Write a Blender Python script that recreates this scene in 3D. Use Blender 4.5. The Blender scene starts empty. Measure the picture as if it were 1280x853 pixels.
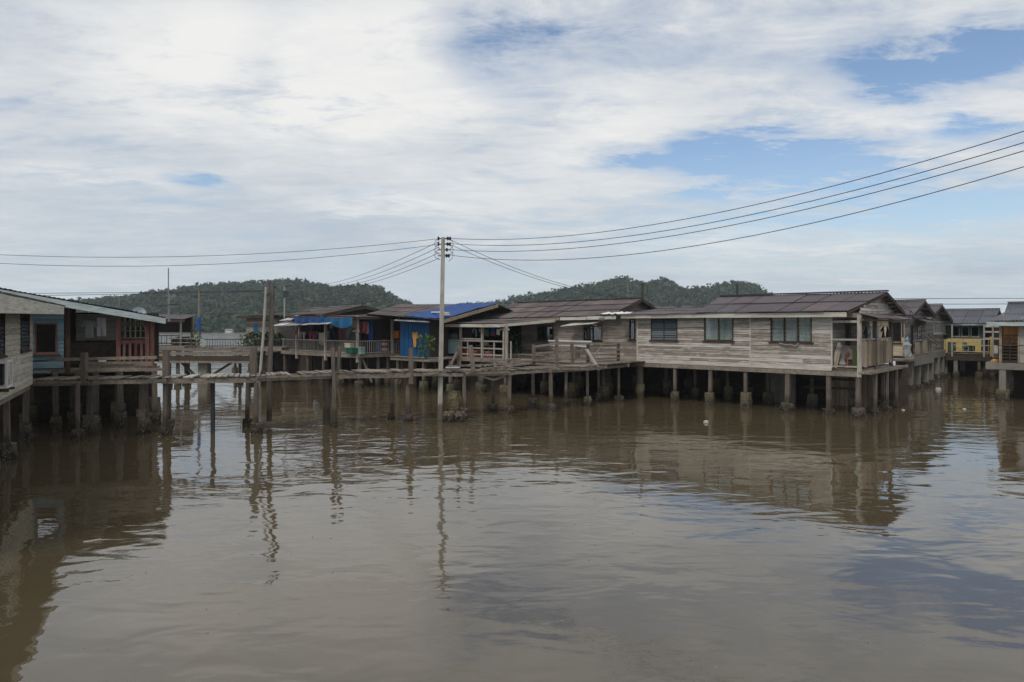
import bpy, bmesh, math, random
import numpy as np
from mathutils import Vector, noise as mnoise
random.seed(7)
rng = np.random.default_rng(11)
R = random.uniform
sc = bpy.context.scene
COL = sc.collection
EYE, FOC, HZ, CX = 4.1, 853.0, 405.0, 640.0      # eye height (m), focal length, horizon and centre of the photograph in its pixels
ROT = math.radians(-42.35)

# ------------------------------------------------------------------ materials
def new_mat(name):
    m = bpy.data.materials.new(name); m.use_nodes = True
    nt = m.node_tree; b = nt.nodes['Principled BSDF']
    b.inputs['Specular IOR Level'].default_value = 0.25
    return m, nt, b
def N(nt, kind, **kw):
    n = nt.nodes.new(kind)
    for k, v in kw.items():
        if k in n.inputs: n.inputs[k].default_value = v
        else: setattr(n, k, v)
    return n
def ramp(nt, fac, stops):
    r = nt.nodes.new('ShaderNodeValToRGB'); e = r.color_ramp.elements
    while len(e) < len(stops): e.new(0.5)
    for i, (p, c) in enumerate(stops):
        e[i].position = p; e[i].color = (*c, 1) if len(c) == 3 else c
    nt.links.new(fac, r.inputs[0]); return r.outputs[0]
def mth(nt, op, a, b=None, clamp=False):
    n = nt.nodes.new('ShaderNodeMath'); n.operation = op; n.use_clamp = clamp
    for i, x in enumerate((a, b)):
        if x is None: continue
        if hasattr(x, 'links'): nt.links.new(x, n.inputs[i])
        else: n.inputs[i].default_value = x
    return n.outputs[0]
def mix(nt, fac, a, b, mode='MIX'):
    n = nt.nodes.new('ShaderNodeMix'); n.data_type = 'RGBA'; n.blend_type = mode
    for s, x in ((n.inputs[0], fac), (n.inputs[6], a), (n.inputs[7], b)):
        if hasattr(x, 'links'): nt.links.new(x, s)
        elif isinstance(x, (int, float)): s.default_value = x
        else: s.default_value = (*x, 1)
    return n.outputs[2]
def noise_of(nt, scale, stretch=(1, 1, 1), detail=6, rough=0.6, coord='Object', w=None):
    tc = nt.nodes.new('ShaderNodeTexCoord'); mp = nt.nodes.new('ShaderNodeMapping')
    mp.inputs['Scale'].default_value = stretch
    nt.links.new(tc.outputs[coord], mp.inputs[0])
    n = N(nt, 'ShaderNodeTexNoise', Scale=scale, Detail=detail, Roughness=rough)
    nt.links.new(mp.outputs[0], n.inputs['Vector']); return n.outputs['Fac']
def island(nt):
    return nt.nodes.new('ShaderNodeNewGeometry').outputs['Random Per Island']
def scl(c, k): return tuple(min(1, x * k) for x in c)

def wood(name, c, axis='h', var=0.45, paint=None, amt=0.0, tide=False, grime=0.5, rough=0.85):
    """weathered timber; every loose board gets its own shade; flaking paint where amt > 0"""
    m, nt, b = new_mat(name)
    st = {'h': (0.6, 0.6, 9), 'v': (9, 9, 0.6), 'a': (3, 3, 3)}[axis]
    g = noise_of(nt, 2.5, st, 7, 0.65)
    base = ramp(nt, g, [(0.28, scl(c, 0.45)), (0.5, c), (0.72, scl(c, 1.35))])
    isl = island(nt)
    base = mix(nt, 1.0, base, ramp(nt, isl, [(0, (1 - var,) * 3), (0.5, (1, 0.98, 0.95)), (1, (1 + var * 0.5,) * 3)]), 'MULTIPLY')
    big = noise_of(nt, 0.7, (1, 1, 1.6), 5, 0.6)
    base = mix(nt, mth(nt, 'MULTIPLY', ramp(nt, big, [(0.42, (0, 0, 0)), (0.68, (1, 1, 1))]), grime), base, scl(c, 0.42))
    if paint:
        p1 = noise_of(nt, 2.2, (0.55, 0.55, 5.5) if axis == 'h' else (3, 3, 0.5), 9, 0.78)
        p2 = mth(nt, 'ADD', p1, mth(nt, 'MULTIPLY', isl, 0.16))
        f = ramp(nt, p2, [(0.66 - amt * 0.5, (0, 0, 0)), (0.80 - amt * 0.5, (1, 1, 1))])
        base = mix(nt, f, base, mix(nt, 0.5, ramp(nt, g, [(0.3, scl(paint, 0.65)), (0.6, paint)]), paint))
    if tide:
        geo = nt.nodes.new('ShaderNodeNewGeometry'); sx = nt.nodes.new('ShaderNodeSeparateXYZ')
        nt.links.new(geo.outputs['Position'], sx.inputs[0])
        t = mth(nt, 'ADD', sx.outputs[2], mth(nt, 'MULTIPLY', noise_of(nt, 3.0), 0.5))
        f = ramp(nt, mth(nt, 'MULTIPLY', t, 0.5), [(0.42, (1, 1, 1)), (0.52, (0, 0, 0))])
        base = mix(nt, mth(nt, 'MULTIPLY', f, 0.75), base, (0.045, 0.035, 0.022))
    nt.links.new(base, b.inputs['Base Color']); b.inputs['Roughness'].default_value = rough
    bp = N(nt, 'ShaderNodeBump', Strength=0.35, Distance=0.02)
    nt.links.new(g, bp.inputs['Height']); nt.links.new(bp.outputs[0], b.inputs['Normal'])
    return m
def plain(name, c, rough=0.7, var=0.25, scale=3.0, spec=0.25, metal=0.0, stain=0.3):
    m, nt, b = new_mat(name)
    n = noise_of(nt, scale, (1, 1, 0.6), 6, 0.65)
    base = ramp(nt, n, [(0.3, scl(c, 1 - var)), (0.6, c), (0.8, scl(c, 1 + var * 0.4))])
    base = mix(nt, mth(nt, 'MULTIPLY', ramp(nt, noise_of(nt, 9, (1, 1, 0.3), 5, 0.7), [(0.5, (0, 0, 0)), (0.75, (1, 1, 1))]), stain), base, scl(c, 0.45))
    nt.links.new(base, b.inputs['Base Color'])
    b.inputs['Roughness'].default_value = rough; b.inputs['Specular IOR Level'].default_value = spec; b.inputs['Metallic'].default_value = metal
    return m
def roofmat(name, c, c2, rust=0.15):
    m, nt, b = new_mat(name)
    isl = island(nt)
    base = ramp(nt, isl, [(0, scl(c, 0.78)), (0.5, c), (1, c2)])
    n = noise_of(nt, 1.3, (1, 1, 1), 8, 0.7)
    base = mix(nt, ramp(nt, n, [(0.4, (0, 0, 0)), (0.75, (0.7, 0.7, 0.7))]), base, scl(c, 0.5))
    n2 = noise_of(nt, 3.5, (1, 0.5, 1), 8, 0.75)
    base = mix(nt, ramp(nt, n2, [(0.62 - rust * 0.2, (0, 0, 0)), (0.78 - rust * 0.2, (0.55, 0.55, 0.55))]), base, (0.17, 0.15, 0.14))
    n3 = noise_of(nt, 0.9, (1, 2.2, 1), 8, 0.72)
    base = mix(nt, mth(nt, 'MULTIPLY', ramp(nt, mth(nt, 'ADD', n3, mth(nt, 'MULTIPLY', isl, 0.12)), [(0.60, (0, 0, 0)), (0.72, (1, 1, 1))]), 0.55), base, (0.13, 0.075, 0.05))
    uv = nt.nodes.new('ShaderNodeUVMap'); sx = nt.nodes.new('ShaderNodeSeparateXYZ'); nt.links.new(uv.outputs[0], sx.inputs[0])
    ed = []
    for k, w in ((0, 0.035), (1, 0.02)):
        d = mth(nt, 'MINIMUM', sx.outputs[k], mth(nt, 'SUBTRACT', 1.0, sx.outputs[k]))
        ed.append(mth(nt, 'LESS_THAN', mth(nt, 'ADD', d, mth(nt, 'MULTIPLY', mth(nt, 'SUBTRACT', n2, 0.5), 0.05)), w))
    base = mix(nt, mth(nt, 'MULTIPLY', mth(nt, 'MAXIMUM', *ed), 0.7), base, scl(c, 0.22))   # dirt caught along the sheet laps
    nt.links.new(base, b.inputs['Base Color']); b.inputs['Roughness'].default_value = 0.6
    return m
M = {}
M['board'] = wood('grey_weatherboard', (0.325, 0.275, 0.23), 'h', 0.30, (0.56, 0.53, 0.485), 0.27, grime=0.5)
M['board_mid'] = wood('brown_grey_weatherboard', (0.275, 0.236, 0.20), 'h', 0.34, (0.44, 0.40, 0.35), 0.16, grime=0.5)
M['board_dark'] = wood('dark_weatherboard', (0.235, 0.21, 0.185), 'h', 0.35, (0.38, 0.355, 0.325), 0.14)
M['cream'] = wood('cream_weatherboard', (0.46, 0.425, 0.34), 'h', 0.2, (0.55, 0.52, 0.43), 0.25, grime=0.35)
M['blue_board'] = wood('blue_board', (0.165, 0.27, 0.325), 'h', 0.2, (0.23, 0.34, 0.38), 0.25, grime=0.3)
M['bluewall'] = plain('blue_sheet_wall', (0.009, 0.085, 0.215), 0.6, 0.35)
M['red'] = wood('red_painted_timber', (0.19, 0.082, 0.066), 'v', 0.25, (0.25, 0.13, 0.105), 0.2, grime=0.3)
M['post'] = wood('grey_post_timber', (0.145, 0.12, 0.10), 'v', 0.4, tide=True)
M['post_pale'] = wood('pale_post_timber', (0.40, 0.37, 0.33), 'v', 0.3)
M['plank'] = wood('weathered_plank', (0.24, 0.205, 0.17), 'a', 0.5)
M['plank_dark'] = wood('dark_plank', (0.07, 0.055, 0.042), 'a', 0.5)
M['plank_v'] = wood('upright_plank', (0.34, 0.265, 0.19), 'v', 0.6)
M['trim'] = wood('pale_trim', (0.50, 0.465, 0.40), 'h', 0.3, (0.58, 0.55, 0.48), 0.25, grime=0.4)
M['trim_white'] = wood('white_trim', (0.48, 0.46, 0.42), 'h', 0.15, (0.6, 0.59, 0.55), 0.3, grime=0.3)
M['trim_grey'] = wood('blue_grey_trim', (0.36, 0.42, 0.42), 'h', 0.15, (0.5, 0.56, 0.56), 0.3, grime=0.25)
M['rail_pale'] = wood('pale_rail', (0.36, 0.33, 0.29), 'v', 0.3, grime=0.5)
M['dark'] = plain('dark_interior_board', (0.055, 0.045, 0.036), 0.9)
M['brownframe'] = wood('brown_window_frame', (0.075, 0.045, 0.032), 'v', 0.3)
M['roof'] = roofmat('purple_grey_roof_sheet', (0.135, 0.115, 0.125), (0.18, 0.155, 0.165))
M['roof_brown'] = roofmat('brown_grey_roof_sheet', (0.145, 0.118, 0.116), (0.20, 0.165, 0.158), 0.3)
M['roof_blue'] = roofmat('blue_grey_roof_sheet', (0.13, 0.135, 0.155), (0.17, 0.175, 0.20))
M['roof_pale'] = roofmat('pale_zinc_sheet', (0.52, 0.51, 0.50), (0.66, 0.65, 0.64))
M['tarp'] = plain('blue_tarpaulin', (0.014, 0.065, 0.235), 0.6, 0.3, 2.0, 0.25)
M['tarp_teal'] = plain('teal_tarpaulin', (0.014, 0.11, 0.25), 0.55, 0.35, 2.0, 0.25)
M['concrete'] = plain('pole_concrete', (0.36, 0.345, 0.315), 0.85, 0.2)
M['concrete_wall'] = plain('stained_concrete', (0.24, 0.225, 0.19), 0.9, 0.4)
M['pole'] = wood('stained_pole_concrete', (0.37, 0.35, 0.315), 'v', 0.05, tide=True, grime=0.35)
M['cable'] = plain('cable_rubber', (0.03, 0.03, 0.035), 0.6, 0.1)
M['ceramic'] = plain('insulator_ceramic', (0.035, 0.025, 0.025), 0.3, 0.1)
M['metal'] = plain('grey_metal', (0.28, 0.28, 0.28), 0.45, 0.2, metal=0.6)
M['metal_dark'] = plain('dark_metal', (0.05, 0.05, 0.055), 0.5, 0.2)
M['white_metal'] = plain('white_enamel', (0.68, 0.67, 0.63), 0.5, 0.12)
for k, c in dict(white=(0.72, 0.71, 0.69), cream_cloth=(0.5, 0.44, 0.33), red_cloth=(0.34, 0.045, 0.05), pink=(0.45, 0.2, 0.2), navy=(0.03, 0.04, 0.10), black=(0.02, 0.02, 0.022),
                 blue=(0.02, 0.10, 0.36), orange=(0.58, 0.29, 0.085), yellow=(0.60, 0.47, 0.20), green=(0.010, 0.11, 0.062), mint=(0.27, 0.40, 0.38), orange_box=(0.62, 0.15, 0.04),
                 grey_cloth=(0.3, 0.3, 0.3), palegreen=(0.10, 0.15, 0.12), skyblue=(0.25, 0.45, 0.6), purple=(0.13, 0.05, 0.13), terracotta=(0.3, 0.12, 0.07)).items():
    M[k] = plain(k + '_surface', c, 0.75, 0.22, 4.0, stain=0.15)
def glass_mat():
    m, nt, b = new_mat('louvre_glass')
    base = ramp(nt, island(nt), [(0, (0.05, 0.065, 0.075)), (1, (0.13, 0.155, 0.17))])
    nt.links.new(base, b.inputs['Base Color'])
    b.inputs['Roughness'].default_value = 0.12; b.inputs['Specular IOR Level'].default_value = 0.6
    return m
M['glass'] = glass_mat()
def clear_glass():
    m, nt, b = new_mat('window_glass')
    b.inputs['Base Color'].default_value = (0.8, 0.85, 0.87, 1); b.inputs['Roughness'].default_value = 0.05
    tr = nt.nodes.new('ShaderNodeBsdfTransparent'); mx = nt.nodes.new('ShaderNodeMixShader'); mx.inputs[0].default_value = 0.12
    tr.inputs[0].default_value = (0.85, 0.9, 0.9, 1)
    gl = N(nt, 'ShaderNodeBsdfGlossy', Roughness=0.05)
    nt.links.new(tr.outputs[0], mx.inputs[1]); nt.links.new(gl.outputs[0], mx.inputs[2])
    nt.links.new(mx.outputs[0], nt.nodes['Material Output'].inputs[0])
    return m
M['clear'] = clear_glass()
def curtain_mat(name, c, c2):
    m, nt, b = new_mat(name)
    n = noise_of(nt, 5, (1, 1, 0.08), 4, 0.6)
    base = ramp(nt, n, [(0.35, c2), (0.5, c), (0.65, scl(c, 1.1))])
    ck = noise_of(nt, 6, (0.1, 0.1, 1.2), 2, 0.5)
    base = mix(nt, ramp(nt, ck, [(0.5, (0, 0, 0)), (0.56, (0.35, 0.35, 0.35))]), base, c2)
    nt.links.new(base, b.inputs['Base Color']); b.inputs['Roughness'].default_value = 0.9
    return m
M['curtain'] = curtain_mat('pale_curtain', (0.72, 0.72, 0.69), (0.46, 0.49, 0.50))
M['curtain_cream'] = curtain_mat('cream_curtain', (0.5, 0.42, 0.3), (0.3, 0.22, 0.14))
def footing_mat(name, top, low):
    m, nt, b = new_mat(name)
    v = N(nt, 'ShaderNodeTexVoronoi', Scale=16.0)
    tc = nt.nodes.new('ShaderNodeTexCoord'); nt.links.new(tc.outputs['Object'], v.inputs['Vector'])
    n = noise_of(nt, 5, (1, 1, 1), 7, 0.7)
    geo = nt.nodes.new('ShaderNodeNewGeometry'); sx = nt.nodes.new('ShaderNodeSeparateXYZ'); nt.links.new(geo.outputs['Position'], sx.inputs[0])
    t = mth(nt, 'ADD', mth(nt, 'MULTIPLY', sx.outputs[2], 0.8), mth(nt, 'MULTIPLY', n, 0.7))
    base = ramp(nt, t, [(0.35, scl(low, 0.5)), (0.55, low), (0.85, top)])
    sp = ramp(nt, v.outputs['Distance'], [(0.12, (0.75, 0.75, 0.75)), (0.3, (0, 0, 0))])
    base = mix(nt, mth(nt, 'MULTIPLY', sp, ramp(nt, n, [(0.40, (0, 0, 0)), (0.55, (1, 1, 1))])), base, (0.46, 0.42, 0.34))
    nt.links.new(base, b.inputs['Base Color']); b.inputs['Roughness'].default_value = 0.9
    bp = N(nt, 'ShaderNodeBump', Strength=0.9, Distance=0.05); nt.links.new(v.outputs['Distance'], bp.inputs['Height']); nt.links.new(bp.outputs[0], b.inputs['Normal'])
    return m
M['footing'] = footing_mat('mossy_concrete', (0.16, 0.14, 0.078), (0.08, 0.066, 0.045))
M['barnacle'] = footing_mat('barnacled_stone', (0.15, 0.125, 0.095), (0.065, 0.052, 0.038))
def leafmat(name, a, c):
    m, nt, b = new_mat(name)
    nt.links.new(ramp(nt, island(nt), [(0, a), (1, c)]), b.inputs['Base Color']); b.inputs['Roughness'].default_value = 0.6
    b.inputs['Subsurface Weight'].default_value = 0.0
    return m
M['leaf'] = leafmat('broad_leaf', (0.035, 0.075, 0.015), (0.12, 0.17, 0.04))
M['leaf_dark'] = leafmat('dark_leaf', (0.02, 0.04, 0.012), (0.07, 0.10, 0.03))

# ------------------------------------------------------------------ mesh building
class Fr:
    """a house's own axes: u along its front, v to its back; px / py are pixels of the photograph turned into places on it"""
    def __init__(s, px=None, Y=None, xy=None, rot=ROT):
        s.o = xy if xy else ((px - CX) / FOC * Y, Y); s.rot = rot
        c, n = math.cos(rot), math.sin(rot); s.a = (c, n); s.b = (-n, c)
    def U(s, px, v=0.0):
        k = (px - CX) / FOC
        return (k * (s.o[1] + s.b[1] * v) - s.o[0] - s.b[0] * v) / (s.a[0] - k * s.a[1])
    def V(s, px, u=0.0):
        k = (px - CX) / FOC
        return (k * (s.o[1] + s.a[1] * u) - s.o[0] - s.a[0] * u) / (s.b[0] - k * s.b[1])
    def Yd(s, u, v): return s.o[1] + s.a[1] * u + s.b[1] * v
    def Z(s, py, u, v=0.0): return EYE + (HZ - py) / FOC * s.Yd(u, v)
    def w(s, u, v, z=0.0): return (s.o[0] + s.a[0] * u + s.b[0] * v, s.o[1] + s.a[1] * u + s.b[1] * v, z)
    def l(s, p):
        dx, dy = p[0] - s.o[0], p[1] - s.o[1]
        return (dx * s.a[0] + dy * s.a[1], dx * s.b[0] + dy * s.b[1], p[2])
WORLD = Fr(xy=(0.0, 0.0), rot=0.0)
def P(px, py, Y): return ((px - CX) / FOC * Y, Y, EYE + (HZ - py) / FOC * Y)
def onwater(px, py): Y = FOC * EYE / (py - HZ); return ((px - CX) / FOC * Y, Y)

def front(v0): return lambda p: (p[0], v0 - p[1], p[2])           # wall coordinates (along, outward, up) on a wall facing -v
def side(u0): return lambda p: (u0 + p[1], p[0], p[2])            # ... facing +u
class MB:
    def __init__(s, mp=None): s.v = []; s.f = []; s.uv = {}; s.mp = mp
    def add(s, vs, fs, uvs=None):
        n = len(s.v)
        s.v += [s.mp(p) if s.mp else tuple(p) for p in vs]
        for i, f in enumerate(fs):
            if uvs: s.uv[len(s.f)] = [uvs[j] for j in f]
            s.f.append([n + j for j in f])
        return s
    def hexa(s, q):
        return s.add(q, [(0, 3, 2, 1), (4, 5, 6, 7), (0, 1, 5, 4), (1, 2, 6, 5), (2, 3, 7, 6), (3, 0, 4, 7)])
    def box(s, x0, x1, y0, y1, z0, z1):
        return s.hexa([(x0, y0, z0), (x1, y0, z0), (x1, y1, z0), (x0, y1, z0), (x0, y0, z1), (x1, y0, z1), (x1, y1, z1), (x0, y1, z1)])
    def bar(s, p, q, w, h=None, up=(0, 0, 1), taper=1.0):
        h = h or w; p, q = Vector(p), Vector(q); d = (q - p).normalized(); up = Vector(up)
        if abs(d.dot(up)) > 0.95: up = Vector((0, 1, 0)) if abs(d.y) < 0.9 else Vector((1, 0, 0))
        x = d.cross(up).normalized(); y = x.cross(d).normalized(); r = []
        for c, k in ((p, 1), (q, taper)):
            for i, j in ((-1, -1), (1, -1), (1, 1), (-1, 1)): r.append(tuple(c + x * (i * w * k / 2) + y * (j * h * k / 2)))
        return s.hexa(r)
    def tube(s, pts, r, n=6, r1=None):
        pts = [Vector(p) for p in pts]; vs = []; m = len(pts)
        for i, p in enumerate(pts):
            d = (pts[min(i + 1, m - 1)] - pts[max(i - 1, 0)]).normalized()
            up = Vector((0, 0, 1)) if abs(d.z) < 0.9 else Vector((1, 0, 0))
            x = d.cross(up).normalized(); y = x.cross(d)
            rr = r + ((r1 if r1 is not None else r) - r) * i / max(1, m - 1)
            vs += [tuple(p + (x * math.cos(2 * math.pi * k / n) + y * math.sin(2 * math.pi * k / n)) * rr) for k in range(n)]
        fs = [(i * n + k, i * n + (k + 1) % n, (i + 1) * n + (k + 1) % n, (i + 1) * n + k) for i in range(m - 1) for k in range(n)]
        fs += [tuple(range(n))[::-1], tuple((m - 1) * n + k for k in range(n))]
        return s.add(vs, fs)
    def rough(s, cx, cy, z0, z1, sx, sy, amp=0.04, sq=0.8, top=0.92):
        """a rough upright block (footing, stump): squarish rings pushed about by noise"""
        n, m = 14, 6; vs = []
        for j in range(m + 1):
            t = j / m; k = (1.06 - 0.14 * t) if j < m else top
            for i in range(n):
                a = 2 * math.pi * i / n; c, q = math.cos(a), math.sin(a)
                x = math.copysign(abs(c) ** (1 - sq * 0.6), c); y = math.copysign(abs(q) ** (1 - sq * 0.6), q)
                d = 1 + amp / max(sx, 0.05) * 2 * mnoise.noise((cx * 3 + x * 2, cy * 3 + y * 2, t * 3)) + R(-0.3, 0.3) * amp / max(sx, 0.05)
                vs.append((cx + x * sx * k * d, cy + y * sy * k * d, z0 + (z1 - z0) * t + (R(-0.5, 0.5) * amp if j == m else 0)))
        fs = [(j * n + i, j * n + (i + 1) % n, (j + 1) * n + (i + 1) % n, (j + 1) * n + i) for j in range(m) for i in range(n)]
        fs += [tuple(range(n))[::-1], tuple(m * n + i for i in range(n))]
        return s.add(vs, fs)
    def sheet(s, LL, LR, UR, UL, pw=1.0, courses=2, pitch=0.152, amp=0.026, lap=0.03, jit=0.03, gap=0.012):
        """a roof slope of corrugated sheets: panels side by side in courses, each lapped over the one below"""
        LL, LR, UR, UL = map(Vector, (LL, LR, UR, UL))
        nrm = (LR - LL).cross(UL - LL).normalized()
        if nrm.z < 0: nrm = -nrm
        L = ((LR - LL).length + (UR - UL).length) / 2; H = ((UL - LL).length + (UR - LR).length) / 2
        npan = max(1, round(L / pw)); up = (UL - LL).normalized()
        seg = max(6, int(L / npan / pitch * 4))
        for j in range(courses):
            for i in range(npan):
                vs = []; uvs = []; jz = R(-jit, jit); jl = R(-0.006, 0.006)
                for b in range(3):
                    for a in range(seg + 1):
                        ss = (i + a / seg * (1 + gap)) / npan; tt = (j + b / 2) / courses
                        p = (LL.lerp(LR, ss)).lerp(UL.lerp(UR, ss), tt)
                        o = amp * math.sin(2 * math.pi * ss * L / pitch) + lap * (1 - b / 2) + jl + 0.012 * (i % 2)
                        if b == 0: p = p + up * (jz - 0.05)
                        vs.append(tuple(p + nrm * o)); uvs.append((a / seg, b / 2))
                w = seg + 1
                s.add(vs, [(b * w + a, b * w + a + 1, (b + 1) * w + a + 1, (b + 1) * w + a) for b in range(2) for a in range(seg)], uvs)
        return s
    def boards(s, a0, a1, z0, z1, holes=(), bh=0.15, th=0.022, seg=2.8, lim=None):
        """lapped weatherboards on a wall plane, cut round its openings; lim(z) narrows a row (a gable)"""
        nr = max(1, round((z1 - z0) / bh)); h = (z1 - z0) / nr
        for r in range(nr):
            b0, b1 = z0 + r * h, z0 + (r + 1) * h; zc = (b0 + b1) / 2
            A0, A1 = lim(zc) if lim else (a0, a1)
            if A1 - A0 < 0.05: continue
            iv = [(A0, A1)]
            for (x0, x1, y0, y1) in holes:
                if y0 < zc < y1:
                    iv = [q for (c, d) in iv for q in ((c, min(d, x0)), (max(c, x1), d)) if q[1] - q[0] > 0.02]
            for c, d in iv:
                x = c
                while x < d - 0.01:
                    e = min(d, x + seg * R(0.6, 1.3))
                    if d - e < 0.4: e = d
                    j = R(-0.006, 0.006); o = R(0, 0.006)
                    s.hexa([(x + 0.003, 0.0, b0), (e - 0.003, 0.0, b0), (e - 0.003, th + o, b0 + j), (x + 0.003, th + o, b0),
                            (x + 0.003, 0.0, b1 - 0.014), (e - 0.003, 0.0, b1 - 0.014), (e - 0.003, th * 0.5, b1 - 0.012), (x + 0.003, th * 0.5, b1 - 0.012)])
                    x = e
        return s
    def slab(s, a0, a1, z0, z1, holes=(), d0=-0.09, d1=-0.035):
        """a solid wall plane with openings"""
        A = sorted({a0, a1, *[min(max(x, a0), a1) for h in holes for x in h[:2]]}); Zs = sorted({z0, z1, *[min(max(x, z0), z1) for h in holes for x in h[2:]]})
        for i in range(len(A) - 1):
            for j in range(len(Zs) - 1):
                ca, cz = (A[i] + A[i + 1]) / 2, (Zs[j] + Zs[j + 1]) / 2
                if any(h[0] < ca < h[1] and h[2] < cz < h[3] for h in holes): continue
                if A[i + 1] - A[i] > 1e-4 and Zs[j + 1] - Zs[j] > 1e-4: s.box(A[i], A[i + 1], d0, d1, Zs[j], Zs[j + 1])
        return s
    def cloth(s, p, q, drop, waves=3, amp=0.04, n=18, m=6, flare=0.0, ragged=0.05, dirv=None):
        """cloth hanging from the line p-q"""
        p, q = Vector(p), Vector(q); d = (q - p); out = Vector((-d.y, d.x, 0)); out = out.normalized() if out.length > 1e-6 else Vector((1, 0, 0))
        vs = []; ph = R(0, 6)
        for j in range(m + 1):
            for i in range(n + 1):
                a, t = i / n, j / m
                c = p.lerp(q, 0.5 + (a - 0.5) * (1 + flare * t)) + Vector((0, 0, -drop * t * (1 + ragged * math.sin(ph + 5 * a))))
                c += out * (amp * (0.3 + t) * math.sin(ph + waves * 2 * math.pi * a + t)) + Vector((0, 0, -0.03 * math.sin(math.pi * a)))
                vs.append(tuple(c))
        w = n + 1
        return s.add(vs, [(j * w + i, j * w + i + 1, (j + 1) * w + i + 1, (j + 1) * w + i) for j in range(m) for i in range(n)])
    def build(s, name, mat, parent=None, solid=0.0, smooth=False, nr=True):
        me = bpy.data.meshes.new(name); me.from_pydata(s.v, [], s.f)
        if s.uv:
            ul = me.uv_layers.new(name='UVMap'); k = 0
            for i, f in enumerate(s.f):
                for c in range(len(f)):
                    ul.data[k].uv = s.uv.get(i, [(0.5, 0.5)] * len(f))[c]; k += 1
        me.validate()
        if nr and not s.uv:
            bm = bmesh.new(); bm.from_mesh(me); bmesh.ops.recalc_face_normals(bm, faces=bm.faces); bm.to_mesh(me); bm.free()
        me.materials.append(M[mat] if isinstance(mat, str) else mat)
        if smooth: me.polygons.foreach_set('use_smooth', [True] * len(me.polygons))
        o = bpy.data.objects.new(name, me); COL.objects.link(o); o.parent = parent
        if solid:
            md = o.modifiers.new('thickness', 'SOLIDIFY'); md.thickness = solid
        return o
def tag(o, label, cat, group=None, kind=None):
    if label: o['label'] = label
    if cat: o['category'] = cat
    if group: o['group'] = group
    if kind: o['kind'] = kind
    return o
def thing(name, label, cat, fr=WORLD, u=0.0, v=0.0, z=0.0, group=None):
    o = bpy.data.objects.new(name, None); COL.objects.link(o); o.empty_display_size = 0.3
    w = fr.w(u, v, z); o.location = w; o.rotation_euler = (0, 0, fr.rot)
    return tag(o, label, cat, group)
def single(mb, name, mat, label, cat, fr=WORLD, at=(0, 0, 0), group=None, solid=0.0, smooth=False):
    """a thing that is one mesh; its mesh was built round the origin and stands at `at` in the frame"""
    o = mb.build(name, mat, None, solid, smooth); o.location = fr.w(*at); o.rotation_euler = (0, 0, fr.rot)
    return tag(o, label, cat, group)
def recentre(mb, at):
    mb.v = [(x - at[0], y - at[1], z - at[2]) for x, y, z in mb.v]; return mb
def loose(mb, name, mat, label, cat, fr=WORLD, group=None, solid=0.0, smooth=False):
    """same, for a mesh built in the frame's own coordinates: its origin goes to the middle of its base"""
    xs, ys, zs = zip(*mb.v); at = ((min(xs) + max(xs)) / 2, (min(ys) + max(ys)) / 2, min(zs))
    return single(recentre(mb, at), name, mat, label, cat, fr, at, group, solid, smooth)

def post(parent, u, v, ztop, w=0.17, foot=None,  mat='post', name='post', lean=0.04, fmat='footing', round_=False, zbot=-0.7, label=None):
    """a stilt of a house or walkway, with the concrete foot that carries it"""
    lx, ly = R(-lean, lean), R(-lean, lean); w *= R(0.72, 1.0); foot = foot and (foot[0] * R(0.66, 1.0), foot[1] * R(0.6, 1.1))
    mb = MB()
    if round_:
        mid = (u + lx * 0.5 + R(-0.02, 0.02), v + ly * 0.5, (zbot + ztop) / 2)
        mb.tube([(u + lx, v + ly, zbot), mid, (u, v, ztop)], w * 0.58, 8, w * 0.48)
    else: mb.bar((u + lx, v + ly, zbot), (u, v, ztop), w, w * R(0.85, 1.1), taper=R(0.85, 1.0))
    o = mb.build(name, mat, parent)
    if label: o['label'] = label
    if foot:
        fw, fh = foot
        MB().rough(u + lx, v + ly, -0.6, fh * R(0.85, 1.15), fw / 2 * R(0.9, 1.1), fw / 2 * R(0.9, 1.1), 0.03 if fmat == 'footing' else 0.06, 0.85 if fmat == 'footing' else 0.4).build('footing', fmat, o)
    return o
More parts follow.
